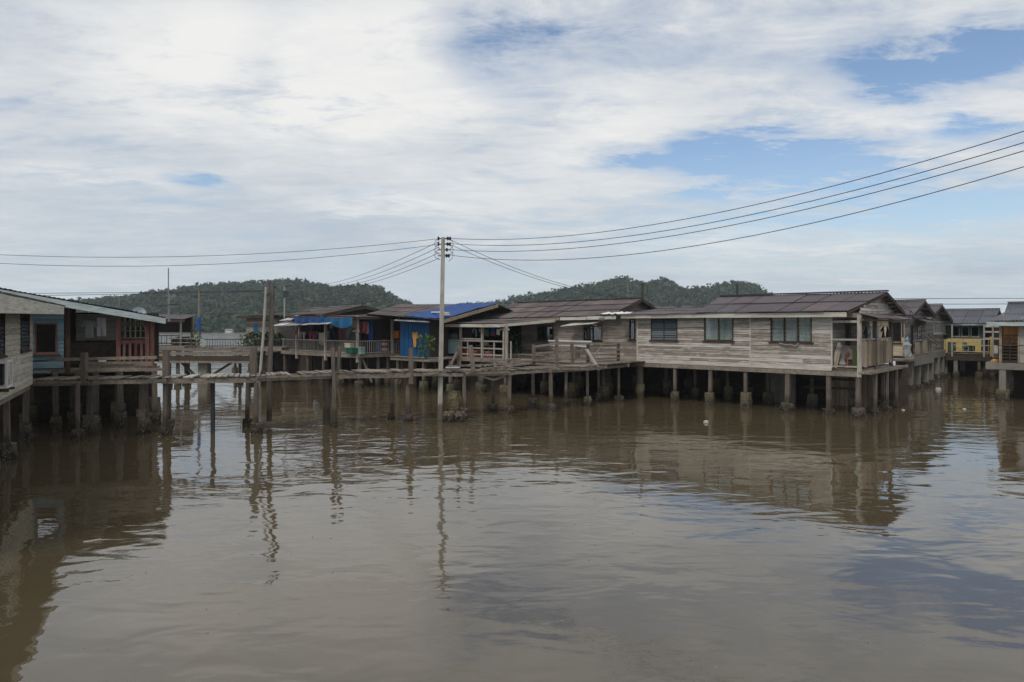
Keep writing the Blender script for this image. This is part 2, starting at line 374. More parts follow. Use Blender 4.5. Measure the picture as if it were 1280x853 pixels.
def window(parent, mp, a0, a1, z0, z1, lights=2, kind='louvre', curtain='curtain', fmat='brownframe', fw=0.045, proud=0.05):
    f = MB(mp)
    f.box(a0, a0 + fw, -0.06, proud, z0, z1); f.box(a1 - fw, a1, -0.06, proud, z0, z1)
    f.box(a0 + fw, a1 - fw, -0.06, proud - 0.003, z1 - fw, z1); f.box(a0 + fw, a1 - fw, -0.06, proud - 0.003, z0, z0 + fw)
    w = (a1 - a0 - fw) / lights
    for i in range(1, lights): f.box(a0 + i * w, a0 + i * w + fw, -0.055, proud - 0.006, z0 + fw, z1 - fw)
    o = f.build('window', fmat, parent)
    MB(mp).box(a0 - 0.08, a1 + 0.08, 0.0, proud + 0.05, z0 - 0.06, z0 - 0.003).build('sill', fmat, o)
    for i in range(lights):
        x0, x1 = a0 + fw + i * w, a0 + (i + 1) * w
        if kind == 'louvre':
            n = max(4, round((z1 - z0) / 0.13)); h = (z1 - z0 - 2 * fw) / n
            g = MB(mp)
            for k in range(n):
                zb = z0 + fw + k * h; t = R(0.025, 0.05)
                g.hexa([(x0, t, zb), (x1, t, zb), (x1, t + 0.006, zb), (x0, t + 0.006, zb), (x0, -0.03, zb + h), (x1, -0.03, zb + h), (x1, -0.024, zb + h), (x0, -0.024, zb + h)])
            g.build('pane', 'glass', o)
        elif kind == 'clear':
            MB(mp).box(x0, x1, -0.012, -0.006, z0 + fw, z1 - fw).build('pane', 'clear', o)
        if curtain:
            c = MB(mp); n = 16; vs = []
            dd = -0.1 if curtain != 'white' else -0.035
            for t in (z0 + fw, z1 - fw):
                for k in range(n + 1): vs.append((x0 + (x1 - x0) * k / n, dd - 0.02 * math.sin(k * 2.1 + i), t))
            c.add(vs, [(k, k + 1, n + 2 + k, n + 1 + k) for k in range(n)]); c.build('curtain', curtain, o)
    return o
def gable(parent, u0, u1, v0, v1, ze, zr, mat='roof', ovf=0.45, ovb=0.4, ovl=0.3, ovr=0.35, courses=2, barge='plank', pw=1.02, ze2=None, ridge=True):
    vr = (v0 + v1) / 2; ze2 = ze if ze2 is None else ze2
    a, b = u0 - ovl, u1 + ovr; s1 = (zr - ze) / (vr - v0 + ovf); s2 = (zr - ze2) / (v1 - vr + ovb)
    o = MB().sheet((a, v0 - ovf, ze), (b, v0 - ovf, ze), (b, vr, zr), (a, vr, zr), pw, courses)
    o.sheet((b, v1 + ovb, ze2), (a, v1 + ovb, ze2), (a, vr, zr), (b, vr, zr), pw, courses)
    rf = o.build('roof', mat, parent, nr=False)
    if ridge: MB().bar((a - 0.02, vr, zr + 0.06), (b + 0.02, vr, zr + 0.06), 0.36, 0.06).build('ridge_cap', mat, rf)
    for x, nm in ((a + 0.03, 'barge_board'), (b - 0.03, 'barge_board')):
        MB().bar((x, v0 - ovf, ze - 0.13), (x, vr, zr - 0.11), 0.035, 0.16).build(nm, barge, parent)
        MB().bar((x, vr, zr - 0.11), (x, v1 + ovb, ze2 - 0.13), 0.035, 0.16).build(nm, barge, parent)
    pr = MB()
    n = 4
    for k in range(n + 1):
        t = k / n
        for (vA, zA, vB, zB) in ((v0 - ovf, ze, vr, zr), (v1 + ovb, ze2, vr, zr)):
            vv, zz = vA + (vB - vA) * (0.06 + 0.88 * t), zA + (zB - zA) * (0.06 + 0.88 * t)
            pr.bar((a + 0.08, vv, zz - 0.085), (b - 0.08, vv, zz - 0.085), 0.06, 0.08)
    pr.build('purlin_frame', 'plank', parent)
    return rf
def lean(parent, quad, mat, name='lean_to_roof', pw=1.0, courses=1, **k):
    return MB().sheet(*quad, pw, courses, **k).build(name, mat, parent, nr=False)
def railing(parent, pts, z, h=0.9, step=0.15, bw=0.035, mat='rail_pale', name='railing', mid=False, post_w=0.0, tops=True):
    mb = MB()
    for (p, q) in zip(pts[:-1], pts[1:]):
        p, q = Vector((*p, 0)), Vector((*q, 0)); L = (q - p).length; d = (q - p) / L
        if tops:
            mb.bar(p + Vector((0, 0, z + h)), q + Vector((0, 0, z + h)), 0.07, 0.06); mb.bar(p + Vector((0, 0, z + 0.1)), q + Vector((0, 0, z + 0.1)), 0.05, 0.05)
        if mid: mb.bar(p + Vector((0, 0, z + h * 0.55)), q + Vector((0, 0, z + h * 0.55)), 0.05, 0.05)
        if step:
            n = int(L / step)
            for k in range(1, n):
                c = p + d * (k * L / n); j = d * R(-0.012, 0.012)
                mb.bar(c + Vector((0, 0, z + 0.04)), c + j + Vector((0, 0, z + h - 0.03 + R(-0.02, 0.01))), bw, 0.02, up=d)
    return mb.build(name, mat, parent)
def deck(parent, u0, u1, v0, v1, z, along='u', mat='plank', name='deck', th=0.04, pwid=0.17, beam=True):
    mb = MB()
    if along == 'v':
        x = u0
        while x < u1: mb.box(x, min(u1, x + pwid - 0.012), v0 + R(-0.06, 0.06), v1 + R(-0.06, 0.06), z - th + R(-0.008, 0.008), z + R(-0.008, 0.008)); x += pwid
    else:
        x = v0
        while x < v1: mb.box(u0 + R(-0.06, 0.06), u1 + R(-0.06, 0.06), x, min(v1, x + pwid - 0.012), z - th + R(-0.008, 0.008), z + R(-0.008, 0.008)); x += pwid
    o = mb.build(name, mat, parent)
    if beam:
        for v in (v0 + 0.12, (v0 + v1) / 2, v1 - 0.12): MB().bar((u0, v, z - th - 0.11), (u1, v, z - th - 0.11 + R(-0.02, 0.02)), 0.09, 0.18).build('joist', 'plank', parent)
    return o
def shirt(mb, c, d, w, h, th=0.03, sleeves=True):
    """a shirt hung by its shoulders: c the collar point, d the line's direction in plan"""
    c = Vector(c); d = Vector((*d, 0)).normalized(); o = Vector((-d.y, d.x, 0)); Zv = Vector((0, 0, 1))
    out = [(-0.5, 0.0), (-0.95, -0.34), (-0.72, -0.44), (-0.46, -0.26), (-0.50, -1.0), (0.50, -1.0), (0.46, -0.26), (0.72, -0.44), (0.95, -0.34), (0.5, 0.0), (0.18, -0.03), (0, -0.09), (-0.18, -0.03)]
    if not sleeves: out = [(-0.45, 0), (-0.5, -1), (-0.06, -1), (0, -0.35), (0.06, -1), (0.5, -1), (0.45, 0)]
    n = len(out); vs = []
    for s_ in (-1, 1):
        for i, (x, y) in enumerate(out): vs.append(tuple(c + d * (x * w) + Zv * (y * h) + o * (s_ * th + 0.05 * math.sin(3 * x + 4 * y))))
    fs = [tuple(range(n)), tuple(range(n, 2 * n))[::-1]] + [(i, (i + 1) % n, n + (i + 1) % n, n + i) for i in range(n)]
    return mb.add(vs, fs)
def leaves(mb, c, rad, n, size, squash=1.0, up=0.3):
    for _ in range(n):
        d = Vector((R(-1, 1), R(-1, 1), R(-0.9, 1)));
        if d.length > 1.0: d.normalize()
        p = Vector(c) + Vector((d.x * rad, d.y * rad, d.z * rad * squash))
        t = (d + Vector((R(-1, 1), R(-1, 1), R(-1, 1) + up))).normalized(); s_ = t.cross(Vector((R(-1, 1), R(-1, 1), R(-1, 1)))).normalized(); L = size * R(0.6, 1.3)
        k = t.cross(s_) * L * 0.12
        mb.add([p, p + t * L * 0.5 + s_ * L * 0.26 + k, p + t * L - k, p + t * L * 0.5 - s_ * L * 0.26 + k], [(0, 1, 2, 3)])
    return mb
def crate(parent_fr, u, v, z, w, d, h, mat, label, cat='crate', group=None, rz=0.0, name='crate'):
    """an open slatted crate"""
    mb = MB(); t = 0.025
    for zz in (0.02, h * 0.36, h * 0.7):
        hh = h * 0.27
        mb.box(-w / 2, w / 2, -d / 2, -d / 2 + t, zz, zz + hh); mb.box(-w / 2, w / 2, d / 2 - t, d / 2, zz, zz + hh)
        mb.box(-w / 2, -w / 2 + t, -d / 2 + t, d / 2 - t, zz, zz + hh); mb.box(w / 2 - t, w / 2, -d / 2 + t, d / 2 - t, zz, zz + hh)
    for sx in (-1, 1):
        for sy in (-1, 1): mb.box(sx * (w / 2 - 0.05) - 0.022, sx * (w / 2 - 0.05) + 0.022, sy * (d / 2 - 0.05) - 0.022, sy * (d / 2 - 0.05) + 0.022, 0, h)
    mb.box(-w / 2 + t, w / 2 - t, -d / 2 + t, d / 2 - t, 0.0, 0.02)
    o = single(mb, name, mat, label, cat, parent_fr, (u, v, z), group); o.rotation_euler.z += rz
    return o
# ------------------------------------------------------------------ camera, light, sky
cam = bpy.data.cameras.new('camera'); co = bpy.data.objects.new('camera', cam); COL.objects.link(co)
co.location = (0, 0, EYE); co.rotation_euler = (math.radians(90), 0, 0)
cam.sensor_width = 36; cam.lens = FOC / 1280 * 36; cam.shift_y = -(426.5 - HZ) / 1280; cam.clip_end = 9000; cam.clip_start = 0.1
sc.camera = co
sc.cycles.use_denoising = True
sc.view_settings.view_transform = 'Standard'; sc.view_settings.look = 'None'; sc.view_settings.gamma = 1; sc.view_settings.exposure = 0
sc.view_settings.use_curve_mapping = False
SUN_EL, SUN_AZ = math.radians(52), math.radians(205)           # azimuth clockwise from +Y: behind the camera, a little to the left
sl = bpy.data.lights.new('sun', 'SUN'); sl.energy = 1.5; sl.angle = math.radians(14); sl.color = (1, 0.95, 0.88)
so = bpy.data.objects.new('sun', sl); COL.objects.link(so); so.location = (0, -20, 40)
sd = Vector((math.sin(SUN_AZ) * math.cos(SUN_EL), math.cos(SUN_AZ) * math.cos(SUN_EL), math.sin(SUN_EL)))
so.rotation_euler = sd.to_track_quat('Z', 'Y').to_euler()

SKY = 0.135
w = bpy.data.worlds.new('World'); sc.world = w; w.use_nodes = True
nt = w.node_tree; bg = nt.nodes['Background']; bg.inputs['Strength'].default_value = SKY
sky = nt.nodes.new('ShaderNodeTexSky'); sky.sky_type = 'NISHITA'; sky.sun_disc = False
sky.sun_elevation = SUN_EL; sky.sun_rotation = SUN_AZ; sky.dust_density = 1.0; sky.ozone_density = 2.0
tc = nt.nodes.new('ShaderNodeTexCoord')
sx = nt.nodes.new('ShaderNodeSeparateXYZ'); nt.links.new(tc.outputs['Generated'], sx.inputs[0])
dx, dy, dz = sx.outputs
zc = mth(nt, 'MAXIMUM', dz, 0.0)
# a flat cloud deck seen from below: directions spread out over it
den = mth(nt, 'ADD', zc, 0.10)
cv = nt.nodes.new('ShaderNodeCombineXYZ'); nt.links.new(mth(nt, 'DIVIDE', dx, den), cv.inputs[0]); nt.links.new(mth(nt, 'DIVIDE', dy, den), cv.inputs[1])
def cl(scale, detail, rough, off, distort=0.0, st=(1, 1, 1)):
    mp = nt.nodes.new('ShaderNodeMapping'); mp.inputs['Location'].default_value = off; mp.inputs['Scale'].default_value = st; nt.links.new(cv.outputs[0], mp.inputs[0])
    n = N(nt, 'ShaderNodeTexNoise', Scale=scale, Detail=detail, Roughness=rough, Distortion=distort); nt.links.new(mp.outputs[0], n.inputs['Vector']); return n.outputs['Fac']
n_shape = cl(1.1, 9, 0.6, (3.1, 1.7, 0.4), 0.5)
n_wisp = cl(3.2, 8, 0.68, (9.3, 4.1, 2.0), 0.35, (0.8, 1.3, 1))
n_tone = cl(0.9, 7, 0.58, (5.5, 8.2, 1.1), 0.3)
# where the deck is thick and where it breaks, as compass directions (tangents of azimuth and elevation ahead)
yy = mth(nt, 'MAXIMUM', dy, 0.15)
ta, te = mth(nt, 'DIVIDE', dx, yy), mth(nt, 'DIVIDE', dz, yy)
# let the outlines wander
ta = mth(nt, 'ADD', ta, mth(nt, 'MULTIPLY', mth(nt, 'SUBTRACT', n_tone, 0.5), 0.25)); te = mth(nt, 'ADD', te, mth(nt, 'MULTIPLY', mth(nt, 'SUBTRACT', n_shape, 0.5), 0.12))
ta = mth(nt, 'ADD', ta, mth(nt, 'MULTIPLY', mth(nt, 'SUBTRACT', n_wisp, 0.5), 0.10)); te = mth(nt, 'ADD', te, mth(nt, 'MULTIPLY', mth(nt, 'SUBTRACT', n_wisp, 0.5), 0.05))
def blobs(lst):
    tot = None
    for (px, py, sx_, sy_, am) in lst:
        a, e = (px - CX) / FOC, (HZ - py) / FOC
        q = mth(nt, 'ADD', mth(nt, 'POWER', mth(nt, 'ABSOLUTE', mth(nt, 'DIVIDE', mth(nt, 'SUBTRACT', ta, a), sx_ / FOC)), 2),
                mth(nt, 'POWER', mth(nt, 'ABSOLUTE', mth(nt, 'DIVIDE', mth(nt, 'SUBTRACT', te, e), sy_ / FOC)), 2))
        g = mth(nt, 'MULTIPLY', mth(nt, 'EXPONENT', mth(nt, 'MULTIPLY', q, -1.0)), am)
        tot = g if tot is None else mth(nt, 'ADD', tot, g)
    return tot
holes = blobs([(590, 60, 55, 80, 0.12), (700, 75, 110, 60, 0.13), (640, 5, 160, 40, 0.06), (900, 40, 340, 60, 0.17), (620, 115, 60, 30, 0.06), (245, 220, 34, 16, 0.44), (900, 185, 85, 26, 0.36), (770, 203, 55, 9, 0.30), (860, 240, 50, 9, 0.36), (1000, 207, 150, 24, 0.36),
               (1125, 95, 80, 26, 0.50), (1235, 72, 70, 34, 0.46), (1110, 130, 60, 14, 0.26), (1080, 245, 190, 38, 0.34), (1220, 170, 60, 16, 0.34), (1000, 285, 260, 32, 0.20), (1260, 255, 120, 40, 0.24),
               (560, 330, 200, 45, 0.10), (120, 200, 120, 40, 0.06), (20, 130, 40, 8, 0.16), (1000, 330, 400, 22, 0.14)])
n_fine = cl(5.5, 9, 0.66, (2.2, 6.4, 3.3), 0.4, (0.7, 1.5, 1))
holes = mth(nt, 'MULTIPLY', holes, ramp(nt, n_fine, [(0.34, (0.45,) * 3), (0.62, (1.45,) * 3)]))
cen = lambda n, k: mth(nt, 'MULTIPLY', mth(nt, 'SUBTRACT', n, 0.5), k)
cover = mth(nt, 'ADD', mth(nt, 'ADD', cen(n_shape, 0.7), mth(nt, 'ADD', cen(n_wisp, 0.9), cen(n_fine, 0.55))), mth(nt, 'SUBTRACT', 0.66, mth(nt, 'MULTIPLY', holes, 1.25)))
mask = ramp(nt, cover, [(0.16, (0, 0, 0)), (0.36, (0.6,) * 3), (0.60, (1, 1, 1))])
bright = blobs([(250, 70, 140, 60, 0.34), (480, 60, 90, 80, 0.34), (430, 140, 150, 28, 0.30), (560, 120, 60, 30, 0.2), (760, 150, 100, 45, 0.30), (700, 120, 80, 30, 0.15), (1130, 155, 160, 32, 0.24), 
                (100, 215, 100, 12, 0.22), (500, 252, 120, 10, 0.26), (140, 232, 60, 7, 0.2), (650, 265, 90, 40, 0.10), (1080, 295, 110, 9, 0.3), (930, 302, 50, 7, 0.25), (1050, 345, 120, 7, 0.2), (400, 20, 300, 30, 0.08)])
dim = blobs([(60, 180, 120, 60, 0.12), (380, 300, 300, 30, 0.10), (1190, 325, 40, 10, 0.26), (1240, 335, 30, 9, 0.26), (345, 110, 30, 40, 0.10), (360, 60, 30, 60, 0.12), (380, 275, 100, 12, 0.14), (560, 330, 260, 40, 0.12)])
tone = mth(nt, 'ADD', mth(nt, 'ADD', cen(n_tone, 0.8), mth(nt, 'ADD', cen(n_wisp, 0.55), cen(n_fine, 0.3))), mth(nt, 'ADD', 0.38, mth(nt, 'SUBTRACT', bright, dim)))
k = 1 / SKY
ccol = ramp(nt, tone, [(0.10, (0.51, 0.57, 0.66)), (0.36, (0.66, 0.70, 0.745)), (0.54, (0.78, 0.80, 0.815)), (0.78, (0.905, 0.90, 0.885))])
vm = nt.nodes.new('ShaderNodeVectorMath'); vm.operation = 'SCALE'; vm.inputs['Scale'].default_value = k * 0.98; nt.links.new(ccol, vm.inputs[0])
col = mix(nt, mask, sky.outputs[0], vm.outputs[0])
# the pale air low down over the river
low = ramp(nt, zc, [(0.0, (0.75,) * 3), (0.07, (0.5,) * 3), (0.24, (0, 0, 0))])
streak = mth(nt, 'MULTIPLY', low, ramp(nt, n_wisp, [(0.35, (1, 1, 1)), (0.62, (0.45,) * 3)]))
hz = nt.nodes.new('ShaderNodeVectorMath'); hz.operation = 'SCALE'; hz.inputs['Scale'].default_value = k
hz.inputs[0].default_value = (0.525, 0.63, 0.70)
col = mix(nt, streak, col, hz.outputs[0])
nt.links.new(col, bg.inputs[0])

# ------------------------------------------------------------------ water
def water():
    m, nt, b = new_mat('muddy_river_water')
    tcw = nt.nodes.new('ShaderNodeTexCoord')
    def wn(scale, st, off, detail=3, rough=0.5, dist=0.0):
        mp = nt.nodes.new('ShaderNodeMapping'); mp.inputs['Scale'].default_value = st; mp.inputs['Location'].default_value = off
        nt.links.new(tcw.outputs['Object'], mp.inputs[0])
        n = N(nt, 'ShaderNodeTexNoise', Scale=scale, Detail=detail, Roughness=rough, Distortion=dist); nt.links.new(mp.outputs[0], n.inputs['Vector']); return n.outputs['Fac']
    silt = wn(0.12, (1, 1, 1), (4, 2, 0), 5)
    nt.links.new(ramp(nt, silt, [(0.3, (0.074, 0.056, 0.031)), (0.7, (0.096, 0.075, 0.044))]), b.inputs['Base Color'])
    b.inputs['Roughness'].default_value = 0.02; b.inputs['IOR'].default_value = 1.48; b.inputs['Specular IOR Level'].default_value = 0.95
    swell = mth(nt, 'MULTIPLY', wn(0.35, (0.8, 1, 1), (1, 7, 0), 2), 0.034)
    wave = mth(nt, 'MULTIPLY', wn(1.05, (0.7, 1.3, 1), (3, 1, 0), 2, 0.5, 0.4), 0.021)
    patch = ramp(nt, wn(0.16, (0.7, 1, 1), (8, 3, 0), 3), [(0.36, (0.25,) * 3), (0.58, (1, 1, 1))])
    rip = mth(nt, 'MULTIPLY', mth(nt, 'MULTIPLY', wn(3.4, (0.7, 1.3, 1), (0, 2, 0), 3, 0.5), 0.0046), patch)
    # further out the wind roughens it
    sp = nt.nodes.new('ShaderNodeSeparateXYZ'); nt.links.new(tcw.outputs['Object'], sp.inputs[0])
    far = ramp(nt, mth(nt, 'MULTIPLY', sp.outputs[1], 0.02), [(0.22, (0.55,) * 3), (0.5, (1.15,) * 3), (0.8, (1.4,) * 3)])
    left = ramp(nt, mth(nt, 'ADD', mth(nt, 'MULTIPLY', sp.outputs[0], -0.05), 0.5), [(0.42, (1.0,) * 3), (0.66, (1.9,) * 3), (0.84, (1.9,) * 3), (0.98, (0.6,) * 3)])
    open_ = mth(nt, 'MULTIPLY', mth(nt, 'MAXIMUM', mth(nt, 'SUBTRACT', sp.outputs[1], 46.0), 0.0), 0.05)
    far = mth(nt, 'ADD', far, mth(nt, 'MINIMUM', open_, 7.0))
    nt.links.new(mth(nt, 'ADD', 0.02, mth(nt, 'MINIMUM', mth(nt, 'MULTIPLY', open_, 0.04), 0.12)), b.inputs['Roughness'])
    h = mth(nt, 'MULTIPLY', mth(nt, 'ADD', swell, mth(nt, 'MULTIPLY', mth(nt, 'MULTIPLY', mth(nt, 'ADD', wave, rip), far), left)), 1.0)
    bp = N(nt, 'ShaderNodeBump', Strength=1.0, Distance=1.0); nt.links.new(h, bp.inputs['Height']); nt.links.new(bp.outputs[0], b.inputs['Normal'])
    mb = MB(); mb.add([(-695, -65, 0), (695, -65, 0), (695, 695, 0), (-695, 695, 0)], [(0, 1, 2, 3)])
    o = mb.build('river_water', m); o['kind'] = 'structure'
water()

# ------------------------------------------------------------------ hills and their forest
def interp(x, pts): return np.interp(x, [p[0] for p in pts], [p[1] for p in pts])
hill_mat, hnt, hb = new_mat('forest_floor'); hb.inputs['Base Color'].default_value = (0.04, 0.055, 0.03, 1)
def forest_mat(name, a, b_, c):
    m, nt, b = new_mat(name)
    at = nt.nodes.new('ShaderNodeAttribute'); at.attribute_name = 'tint'
    base = ramp(nt, mth(nt, 'ADD', mth(nt, 'MULTIPLY', at.outputs['Fac'], 0.9), mth(nt, 'MULTIPLY', island(nt), 0.1)), [(0, a), (0.55, b_), (0.9, c), (1, (0.13, 0.12, 0.075))])
    n = noise_of(nt, 0.9, (1, 1, 1), 5, 0.7)
    base = mix(nt, ramp(nt, n, [(0.35, (0.6,) * 3), (0.6, (0, 0, 0))]), base, scl(a, 0.5))
    n3 = noise_of(nt, 0.02, (1, 1, 1), 4, 0.6)
    base = mix(nt, ramp(nt, n3, [(0.4, (0, 0, 0)), (0.7, (0.5, 0.5, 0.5))]), base, c)
    nt.links.new(base, b.inputs['Base Color']); b.inputs['Roughness'].default_value = 0.9; b.inputs['Specular IOR Level'].default_value = 0.1
    bp = N(nt, 'ShaderNodeBump', Strength=1.0, Distance=0.6); nt.links.new(n, bp.inputs['Height']); nt.links.new(bp.outputs[0], b.inputs['Normal'])
    return m
def ico():
    bm = bmesh.new(); bmesh.ops.create_icosphere(bm, subdivisions=1, radius=1.0)
    v = np.array([p.co[:] for p in bm.verts]); f = np.array([[q.index for q in p.verts] for p in bm.faces]); bm.free(); return v, f
IV, IF = ico()
def crowns(name, label, x, y, z, r, mat):
    """each crown: a dark core with ragged leaf clumps round it, every crown in its own green"""
    n = len(x); K = 20
    c = np.stack([x, y, z], 1); tint = rng.uniform(0, 1, n)
    V0 = len(IV); sq = rng.uniform(0.6, 1.1, n)
    core = IV[None] * (0.74 + rng.uniform(-0.2, 0.2, (n, V0)))[:, :, None] * r[:, None, None]; core[:, :, 2] *= sq[:, None]; core += c[:, None]
    d = rng.normal(0, 1, (n, K, 3)); d /= np.linalg.norm(d, axis=2, keepdims=True); d[:, :, 2] = np.abs(d[:, :, 2]) * 1.0 - 0.2
    p = c[:, None] + d * np.stack([r, r, r * sq], 1)[:, None] * rng.uniform(0.75, 1.12, (n, K))[:, :, None]
    s = (r[:, None] * rng.uniform(0.22, 0.5, (n, K)))[:, :, None]
    a = rng.normal(0, 1, (n, K, 3)); b = rng.normal(0, 1, (n, K, 3)); e = rng.normal(0, 1, (n, K, 3))
    tri = np.stack([p + a * s * 0.7, p + b * s * 0.7, p + e * s * 0.7], 2)
    co = np.concatenate([core.reshape(-1, 3), tri.reshape(-1, 3)])
    f1 = (IF[None] + (np.arange(n) * V0)[:, None, None]).reshape(-1, 3); f2 = np.arange(n * K * 3).reshape(-1, 3) + n * V0
    fa_ = np.concatenate([f1, f2]); nf = len(fa_)
    me = bpy.data.meshes.new(name); me.vertices.add(len(co)); me.vertices.foreach_set('co', co.astype(np.float32).ravel())
    me.loops.add(nf * 3); me.loops.foreach_set('vertex_index', fa_.astype(np.int32).ravel())
    me.polygons.add(nf); me.polygons.foreach_set('loop_start', np.arange(0, nf * 3, 3, dtype=np.int32)); me.update(calc_edges=True)
    at = me.attributes.new('tint', 'FLOAT', 'POINT'); at.data.foreach_set('value', np.concatenate([np.repeat(tint, V0), np.repeat(tint, K * 3)]).astype(np.float32))
    me.materials.append(mat); t = bpy.data.objects.new(name, me); COL.objects.link(t); tag(t, label, 'forest', None, 'stuff')
def hill(name, sil, x0, x1, y0, yr, y1, n_tree, rmin, rmax, mat, tree_name, label, tree_h):
    """a ridge whose crest, seen from the walkway, follows the skyline in `sil` (photo px, py); x in px, y in metres away"""
    nx, ny = 160, 60
    PX = np.linspace(x0, x1, nx); YS = np.linspace(y0, y1, ny)
    def height(px, y):
        crest = EYE + (HZ - interp(px, sil)) / FOC * yr - tree_h
        t = (y - y0) / (yr - y0); p = np.where(t < 1, np.clip(t, 0, 1) ** 0.85, np.clip(1 - (t - 1) * 0.7, -1, 1))
        b = (4.5 * np.sin(px * 0.045 + y * 0.021) * np.sin(y * 0.045 + px * 0.02) + 3.0 * np.sin(px * 0.11 - y * 0.03) * np.sin(y * 0.03 + 1.0)) * np.clip(t * 2, 0, 1) * np.clip(np.abs(1 - t) * 3, 0.1, 1)
        return crest * p + b - 0.6
    vs = []
    for y in YS:
        for px in PX: vs.append(((px - CX) / FOC * y, y, float(height(px, y))))
    fs = [(j * nx + i, j * nx + i + 1, (j + 1) * nx + i + 1, (j + 1) * nx + i) for j in range(ny - 1) for i in range(nx - 1)]
    o = MB().add(vs, fs).build(name, hill_mat, smooth=True); o['kind'] = 'structure'
    px = rng.uniform(x0, x1, n_tree); y = y0 + (yr * 1.04 - y0) * np.sqrt(rng.uniform(0, 1, n_tree)) if False else rng.uniform(y0 + 1, yr * 1.03, n_tree)
    r = rmin + (rmax - rmin) * rng.uniform(0, 1, n_tree) ** 2.2
    z = height(px, y) + r * 0.35 + rng.uniform(-0.3, 0.8, n_tree)
    crest = y > yr * 0.965
    em = crest & (rng.uniform(0, 1, n_tree) < 0.35); r[em] *= 0.6; z[em] += rng.uniform(0.8, 2.6, em.sum())
    x = (px - CX) / FOC * y
    crowns(tree_name, label, x, y, z, r, mat); return
    V = len(IV)
    ang = rng.uniform(0, 6.28, n_tree); ca, sa = np.cos(ang), np.sin(ang)
    wob = 1 + rng.uniform(-0.34, 0.34, (n_tree, V))
    pts = IV[None] * wob[:, :, None] * r[:, None, None] * np.stack([np.ones(n_tree), np.ones(n_tree), rng.uniform(0.65, 1.15, n_tree)], 1)[:, None, :]
    q = pts.copy(); q[:, :, 0] = pts[:, :, 0] * ca[:, None] - pts[:, :, 1] * sa[:, None]; q[:, :, 1] = pts[:, :, 0] * sa[:, None] + pts[:, :, 1] * ca[:, None]
    q += np.stack([x, y, z], 1)[:, None, :]
    faces = (IF[None] + (np.arange(n_tree) * V)[:, None, None]).reshape(-1, 3)
    me = bpy.data.meshes.new(tree_name); me.vertices.add(n_tree * V); me.vertices.foreach_set('co', q.astype(np.float32).ravel())
    nf = len(faces); me.loops.add(nf * 3); me.loops.foreach_set('vertex_index', faces.astype(np.int32).ravel())
    me.polygons.add(nf); me.polygons.foreach_set('loop_start', np.arange(0, nf * 3, 3, dtype=np.int32)); me.update(calc_edges=True); me.validate()
    me.materials.append(mat)
    t = bpy.data.objects.new(tree_name, me); COL.objects.link(t); tag(t, label, 'forest', None, 'stuff')
fa = forest_mat('forest_canopy', (0.026, 0.046, 0.026), (0.048, 0.076, 0.042), (0.088, 0.108, 0.062))
hill('wooded_hill', [(-250, 392), (0, 382), (75, 377), (110, 373), (150, 371), (190, 364.5), (230, 359.5), (260, 355), (300, 353.5), (340, 350.5), (370, 349.5), (392, 352), (412, 357), (432, 357.5), (452, 355), (475, 361), (492, 370), (505, 376), (518, 382), (535, 392), (560, 404)],
     -160, 560, 327, 560, 640, 12000, 0.9, 3.0, fa, 'forest_canopy', 'dense green forest covering the long hill across the river, behind the far pier', 2.0)
hill('wooded_ridge', [(500, 393), (555, 386), (580, 380), (600, 378.5), (622, 376), (650, 369), (690, 362), (730, 356), (760, 351), (772, 345.5), (781, 344.5), (795, 350), (808, 353), (830, 347.5), (843, 353), (854, 360), (880, 357), (905, 352), (922, 350.5), (945, 355), (960, 363), (985, 385), (1010, 402)],
     500, 1010, 400, 560, 640, 7500, 0.9, 2.8, fa, 'forest_cover', 'green forest on the humped ridge behind the brown roofs', 2.0)

# the moist air between the walkway and the hills
def haze():
    m = bpy.data.materials.new('haze_air'); m.use_nodes = True; nt = m.node_tree
    nt.nodes.remove(nt.nodes['Principled BSDF'])
    v = N(nt, 'ShaderNodeVolumePrincipled'); v.inputs['Color'].default_value = (0.80, 0.89, 1.0, 1); v.inputs['Density'].default_value = 0.00031; v.inputs['Anisotropy'].default_value = 0.2
    nt.links.new(v.outputs[0], nt.nodes['Material Output'].inputs['Volume'])
    o = MB().box(-700, 700, -70, 700, -1.8, 48).build('haze', m); o['kind'] = 'stuff'
haze()
# ------------------------------------------------------------------ near left: the cream house
DK = 2.1                                                   # deck level above the water
CR = math.atan2(0.884, -0.467)                             # direction the cream wall runs (away from the camera)
cf = Fr(xy=(-14.55, 19.6), rot=CR - math.pi)               # u runs towards the camera, so the wall faces -v ... see below
cf = Fr(xy=(-16.95, 24.1), rot=math.atan2(-0.884, 0.467))  # origin at the far corner, u towards the camera, +v faces the channel
def face_v(v0): return lambda p: (p[0], v0 + p[1], p[2])   # wall facing +v
ch = thing('cream_house', 'pale cream weatherboard house on stilts at the left edge with a stained grey fascia', 'house', cf)
CL = 15.5
hol = [(cf.U(35.2), cf.U(24.6), 3.22, 4.42), (cf.U(4.0), cf.U(4.0) + 1.3, 3.2, 4.45), (8.6, 10.4, 3.2, 4.4)]
MB(face_v(0)).slab(0, CL, DK - 0.05, 4.75, hol).boards(0, CL, DK - 0.12, 4.62, hol, 0.17).build('wall', 'cream', ch)
MB().box(0.0, CL, -5.6, -5.5, DK, 4.75).box(0, 0.09, -5.5, -0.1, DK, 4.75).box(CL - 0.09, CL, -5.5, -0.1, DK, 4.75).build('wall', 'cream', ch)
MB().box(0, CL, -5.5, -0.1, DK - 0.22, DK - 0.06).build('floor', 'plank_dark', ch)
for i, h in enumerate(hol):
    window(ch, face_v(0), *h, 2 if i else 1, 'louvre', None)
